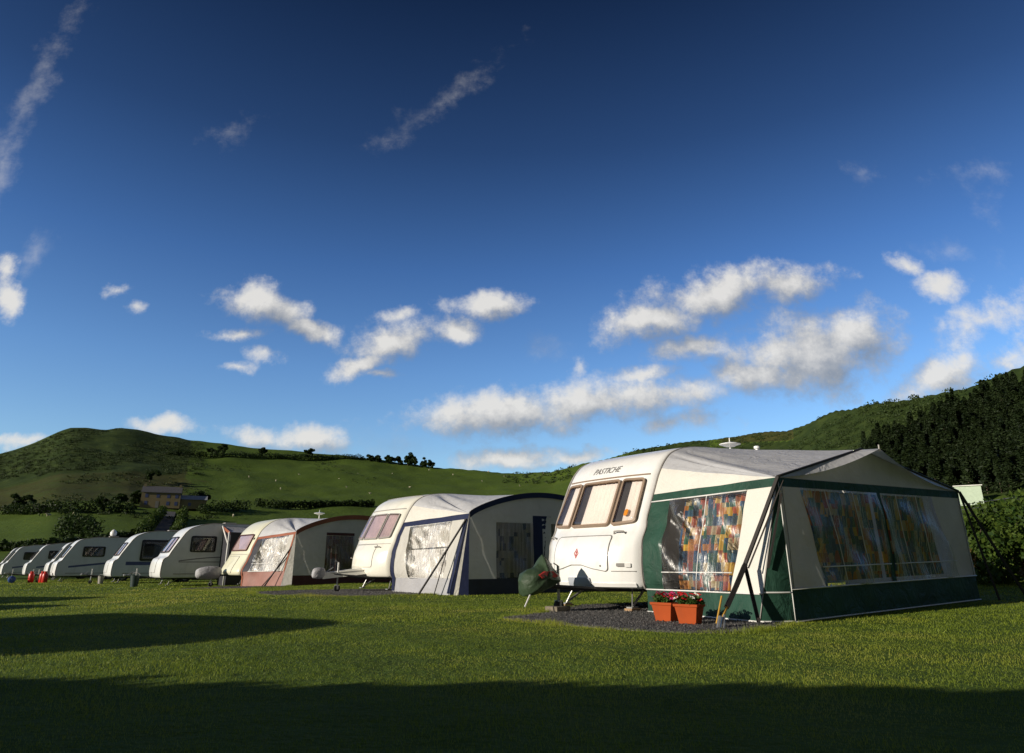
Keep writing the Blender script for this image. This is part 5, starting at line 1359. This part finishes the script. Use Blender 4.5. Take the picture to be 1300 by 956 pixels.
# sheep
def sheep_mesh():
    m = MB(); S = lambda c, r, seg=10: m.lathe([(math.sin(g)*1, -math.cos(g)) for g in np.linspace(0, PI, 8)], seg, Matrix.Translation(c) @ Matrix.Diagonal((r[0], r[1], r[2], 1)))
    S((0,0,.62), (.50,.24,.27)); S((.50,0,.80), (.14,.10,.12)); S((.66,0,.76), (.13,.07,.08)); m.tube([(.35,0,.70),(.50,0,.78)], [.16,.10], 8)
    for sx in (-.3, .3):
        for sy in (-.12, .12): m.tube([(sx, sy, .45), (sx+.02, sy, .22), (sx, sy, 0)], [.05, .03, .028], 6)
    for sy in (-1, 1): m.tube([(.52, sy*.08, .86), (.50, sy*.19, .84)], [.03, .012], 5)
    m.tube([(-.5,0,.7),(-.56,0,.5)], [.05,.03], 6)
    me = bpy.data.meshes.new('sheep'); me.from_pydata(m.v, [], m.f); me.materials.append(M['wool']); me.polygons.foreach_set('use_smooth', [True]*len(me.polygons)); return me
sm = sheep_mesh()
near_sheep = [(61,657,'white sheep grazing under the hedge at the left, left of two'),(93,655,'white sheep grazing under the hedge at the left, right of two'),(100,662,'tan woolled sheep lower in the left field'),(296,657,'white sheep by the thick hedge right of the farm lane'),(316,607,'sheep alone on the slope above the farm, left of the middle field')]
spots = [(612,612),(498,603),(356,622),(430,610),(455,603),(575,604),(640,606),(690,602),(520,620),(380,604),(590,632),(470,628),(350,612),(410,596),(660,618),(545,598),(620,600),(440,620)]
for px, py, lb in near_sheep:
    x, y, z = place_tan(px, py); o = bpy.data.objects.new('sheep', sm); C.objects.link(o); o.location = (x, y, z); o.scale = (1.2,)*3; o.rotation_euler = (0, 0, rng.uniform(0, 6.28)); tag(o, lb, 'sheep', 'sheep in the left field')
for px, py in spots:
    x, y, z = place_tan(px, py); o = bpy.data.objects.new('sheep', sm); C.objects.link(o); o.location = (x, y, z); o.scale = (1.1,)*3; o.rotation_euler = (0, 0, rng.uniform(0, 6.28)); tag(o, 'tiny pale sheep grazing on the far green slope', 'sheep', 'sheep on the far slope')

# ================================================================== sky, sun, camera
def sky():
    w = bpy.data.worlds.new('World'); scn.world = w; w.use_nodes = True; nt = w.node_tree; bg = nt.nodes['Background']
    st = N(nt, 'ShaderNodeTexSky'); st.sky_type = 'NISHITA'; st.sun_disc = False; st.sun_elevation = SUN_EL
    st.sun_rotation = math.atan2(SUN_H.x, SUN_H.y) % (2*PI); st.altitude = 300; st.air_density = 1.0; st.dust_density = .35; st.ozone_density = 2.5
    tc = nt.nodes.new('ShaderNodeTexCoord'); sp = N(nt, 'ShaderNodeSeparateXYZ'); L(nt, tc.outputs['Generated'], sp.inputs[0])
    # photographs with a polarised deep sky fall off faster with height than the raw model
    mr = ramp(nt, [(0, (1.12,1.28,1.40)), (.14, (1.30,1.52,1.74)), (.26, (1.0,1.30,1.68)), (.40, (.60,.90,1.34)), (.55, (.31,.47,.73)), (.70, (.14,.22,.36)), (1, (.09,.15,.25))], sp.outputs[2])
    sk = N(nt, 'ShaderNodeMix', data_type='RGBA', blend_type='MULTIPLY'); sk.inputs[0].default_value = 1; L(nt, st.outputs[0], sk.inputs[6]); L(nt, mr.outputs[0], sk.inputs[7])
    # clouds, laid out by direction (x/y, z/y) towards the north
    dv1 = N(nt, 'ShaderNodeMath', operation='MAXIMUM'); dv1.inputs[1].default_value = .02; L(nt, sp.outputs[1], dv1.inputs[0])
    dx = N(nt, 'ShaderNodeMath', operation='DIVIDE'); L(nt, sp.outputs[0], dx.inputs[0]); L(nt, dv1.outputs[0], dx.inputs[1])
    dz = N(nt, 'ShaderNodeMath', operation='DIVIDE'); L(nt, sp.outputs[2], dz.inputs[0]); L(nt, dv1.outputs[0], dz.inputs[1])
    cb = N(nt, 'ShaderNodeCombineXYZ'); L(nt, dx.outputs[0], cb.inputs[0]); L(nt, dz.outputs[0], cb.inputs[1])
    front = N(nt, 'ShaderNodeMath', operation='GREATER_THAN'); front.inputs[1].default_value = .05; L(nt, sp.outputs[1], front.inputs[0])
    # (cx, cy, semi-axis x, semi-axis y, rotation deg, strength) in photo pixels
    CL0 = [(340,392,52,20,25,1),(318,375,26,18,10,.9),(395,420,36,13,8,1),(308,425,30,8,2,.8),(300,464,24,6,0,.75),(332,450,22,8,5,.6),
          (495,430,50,24,-5,1.05),(455,462,34,14,-20,1),(482,474,26,6,3,.7),(617,387,46,14,2,1),(578,415,26,16,0,1),(508,398,22,8,0,.6),
          (640,525,110,26,-3,1.05),(760,508,120,26,-6,1),(870,500,70,20,-4,.75),(870,532,60,14,0,.6),(905,372,95,26,-12,1.05),(1000,360,56,20,-5,.95),(830,405,60,22,-14,1.05),(935,352,35,14,10,.8),
          (875,444,50,15,-3,.8),(1030,450,95,44,-8,1.15),(1080,425,50,34,-5,1.0),(960,480,60,24,0,1.0),(1120,455,40,34,0,.5),(818,472,44,9,-3,.65),(733,465,12,14,0,.6),(690,440,30,10,0,.55),
          (650,584,64,16,-4,1.05),(735,580,40,10,-2,.8),(395,560,50,18,8,1),(210,538,32,12,10,1.05),(330,552,46,12,6,.75),(30,566,40,7,-12,.8),(500,572,60,14,4,.55),
          (1190,478,64,22,-28,1.0),(1190,362,32,16,0,.9),(1150,338,24,12,20,.7),(1205,322,30,10,0,.55),(1250,410,90,20,-24,.62),(1290,452,70,16,-18,.6),
          (148,366,14,8,0,.7),(168,386,12,7,0,.6),(10,375,16,26,-20,.85),(45,325,22,16,20,.65),(5,340,16,16,0,.8),
          (22,150,18,100,14,.55),(5,210,16,50,10,.55),(292,165,30,14,-10,.42),(545,140,70,9,-38,.5),(610,92,60,8,-40,.34),(490,175,30,5,-36,.4),(1100,220,24,8,0,.4),(1240,222,40,10,0,.35),(1255,265,20,34,0,.3)]
    CL = [c for c in CL0 if c[5] > .58 and c[1] > 330]
    def todir(px, py): d = pix_dir(px, py); return d.x/d.y, d.z/d.y
    # domain warp shared by all of the masks
    def density(vecsock, CL=CL, nk=1.75, grow=1.45):
        wp = N(nt, 'ShaderNodeTexNoise', Scale=9., Detail=5., Roughness=.6); L(nt, vecsock, wp.inputs[0])
        ws = N(nt, 'ShaderNodeVectorMath', operation='MULTIPLY_ADD'); ws.inputs[1].default_value = (.075,.055,0); ws.inputs[2].default_value = (-.0375,-.0275,0); L(nt, wp.outputs['Color'], ws.inputs[0])
        wa = N(nt, 'ShaderNodeVectorMath', operation='ADD'); L(nt, vecsock, wa.inputs[0]); L(nt, ws.outputs[0], wa.inputs[1])
        acc = None
        for cx, cy, a, b, rot, k in CL:
            u, v = todir(cx, cy); u1, v1 = todir(cx+a, cy); u2, v2 = todir(cx, cy-b); ax = math.hypot(u1-u, v1-v)*grow; by = math.hypot(u2-u, v2-v)*grow*(1.6 if grow > 1.5 else 1)
            mp = N(nt, 'ShaderNodeMapping'); mp.vector_type = 'TEXTURE'; mp.inputs['Location'].default_value = (u, v, 0); mp.inputs['Rotation'].default_value = (0, 0, R(-rot)); mp.inputs['Scale'].default_value = (ax, by, 1)
            L(nt, wa.outputs[0], mp.inputs[0]); ln = N(nt, 'ShaderNodeVectorMath', operation='LENGTH'); L(nt, mp.outputs[0], ln.inputs[0])
            q = N(nt, 'ShaderNodeMath', operation='MULTIPLY_ADD'); q.inputs[1].default_value = -k; q.inputs[2].default_value = k; L(nt, ln.outputs[1], q.inputs[0])
            if acc is None: acc = q.outputs[0]
            else:
                mx = N(nt, 'ShaderNodeMath', operation='SMOOTH_MAX'); mx.inputs[2].default_value = .12; L(nt, acc, mx.inputs[0]); L(nt, q.outputs[0], mx.inputs[1]); acc = mx.outputs[0]
        n1 = N(nt, 'ShaderNodeTexNoise', Scale=17., Detail=10., Roughness=.66); L(nt, vecsock, n1.inputs[0])
        s1 = N(nt, 'ShaderNodeMath', operation='MULTIPLY_ADD'); s1.inputs[1].default_value = nk; s1.inputs[2].default_value = -nk*.55+(.09 if grow < 1.5 else 0); L(nt, n1.outputs['Fac'], s1.inputs[0])
        ad = N(nt, 'ShaderNodeMath', operation='ADD'); L(nt, acc, ad.inputs[0]); L(nt, s1.outputs[0], ad.inputs[1])
        return ad.outputs[0]
    d0 = density(cb.outputs[0])
    off = N(nt, 'ShaderNodeVectorMath', operation='ADD'); off.inputs[1].default_value = (-.022,.030,0); L(nt, cb.outputs[0], off.inputs[0])
    WISP = [c for c in CL0 if not (c[5] > .58 and c[1] > 330)]
    dw = density(cb.outputs[0], WISP, 1.5, 1.6)
    d1 = density(off.outputs[0], [c for c in CL if c[2] >= 44 and 340 < c[1] < 600 and c[5] > .7])
    al = N(nt, 'ShaderNodeMapRange'); al.interpolation_type = 'SMOOTHSTEP'; al.inputs['From Min'].default_value = -.02; al.inputs['From Max'].default_value = .80; al.inputs['To Max'].default_value = .92; L(nt, d0, al.inputs[0])
    aw = N(nt, 'ShaderNodeMapRange'); aw.interpolation_type = 'SMOOTHSTEP'; aw.inputs['From Min'].default_value = .0; aw.inputs['From Max'].default_value = 1.1; aw.inputs['To Max'].default_value = .42; L(nt, dw, aw.inputs[0])
    amx = N(nt, 'ShaderNodeMath', operation='MAXIMUM'); L(nt, al.outputs[0], amx.inputs[0]); L(nt, aw.outputs[0], amx.inputs[1]); al = amx
    am = N(nt, 'ShaderNodeMath', operation='MULTIPLY'); L(nt, al.outputs[0], am.inputs[0]); L(nt, front.outputs[0], am.inputs[1])
    df = N(nt, 'ShaderNodeMath', operation='SUBTRACT'); L(nt, d0, df.inputs[0]); L(nt, d1, df.inputs[1])
    lit = N(nt, 'ShaderNodeMapRange'); lit.inputs['From Min'].default_value = -.50; lit.inputs['From Max'].default_value = .75; L(nt, df.outputs[0], lit.inputs[0])
    cr = ramp(nt, [(0, (2.4,2.75,3.3)), (.4, (4.0,4.15,4.4)), (.75, (6.4,6.3,6.1)), (1, (8.0,7.8,7.4))], lit.outputs[0])
    # clouds lower in brightness towards the top of the sky, where they are thin
    fin = N(nt, 'ShaderNodeMix', data_type='RGBA'); L(nt, am.outputs[0], fin.inputs[0]); L(nt, sk.outputs[2], fin.inputs[6]); L(nt, cr.outputs[0], fin.inputs[7])
    # darkened grey half-sky added behind the camera to weaken the fill light
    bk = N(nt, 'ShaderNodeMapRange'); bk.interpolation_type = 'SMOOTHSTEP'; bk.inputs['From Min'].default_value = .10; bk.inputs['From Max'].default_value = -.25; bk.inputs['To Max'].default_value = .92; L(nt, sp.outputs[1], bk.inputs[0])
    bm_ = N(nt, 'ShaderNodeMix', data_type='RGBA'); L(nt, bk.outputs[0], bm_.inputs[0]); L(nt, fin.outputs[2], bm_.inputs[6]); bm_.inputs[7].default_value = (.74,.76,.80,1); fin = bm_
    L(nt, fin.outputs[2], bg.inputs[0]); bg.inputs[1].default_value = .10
sky()
sun = bpy.data.lights.new('sun', 'SUN'); sun.energy = 5.0; sun.angle = R(.53); sun.color = (1, .91, .77)
so = bpy.data.objects.new('sun', sun); C.objects.link(so)
sdir = Vector((SUN_H.x*math.cos(SUN_EL), SUN_H.y*math.cos(SUN_EL), math.sin(SUN_EL)))
so.rotation_euler = sdir.to_track_quat('Z', 'Y').to_euler(); so.location = sdir*60

cam = bpy.data.cameras.new('camera'); cam.sensor_width = 36; cam.lens = 36*870/1300; cam.shift_y = -45/1300; cam.clip_end = 6000; cam.clip_start = .05
co = bpy.data.objects.new('camera', cam); C.objects.link(co); co.location = (0, 0, EYE+gz(0, 0)); co.rotation_euler = (R(90)+PITCH, 0, 0); scn.camera = co
scn.view_settings.view_transform = 'Standard'; scn.view_settings.look = 'None'; scn.view_settings.exposure = 0; scn.view_settings.gamma = 1
scn.render.engine = 'CYCLES'; scn.cycles.max_bounces = 8; scn.cycles.transparent_max_bounces = 16
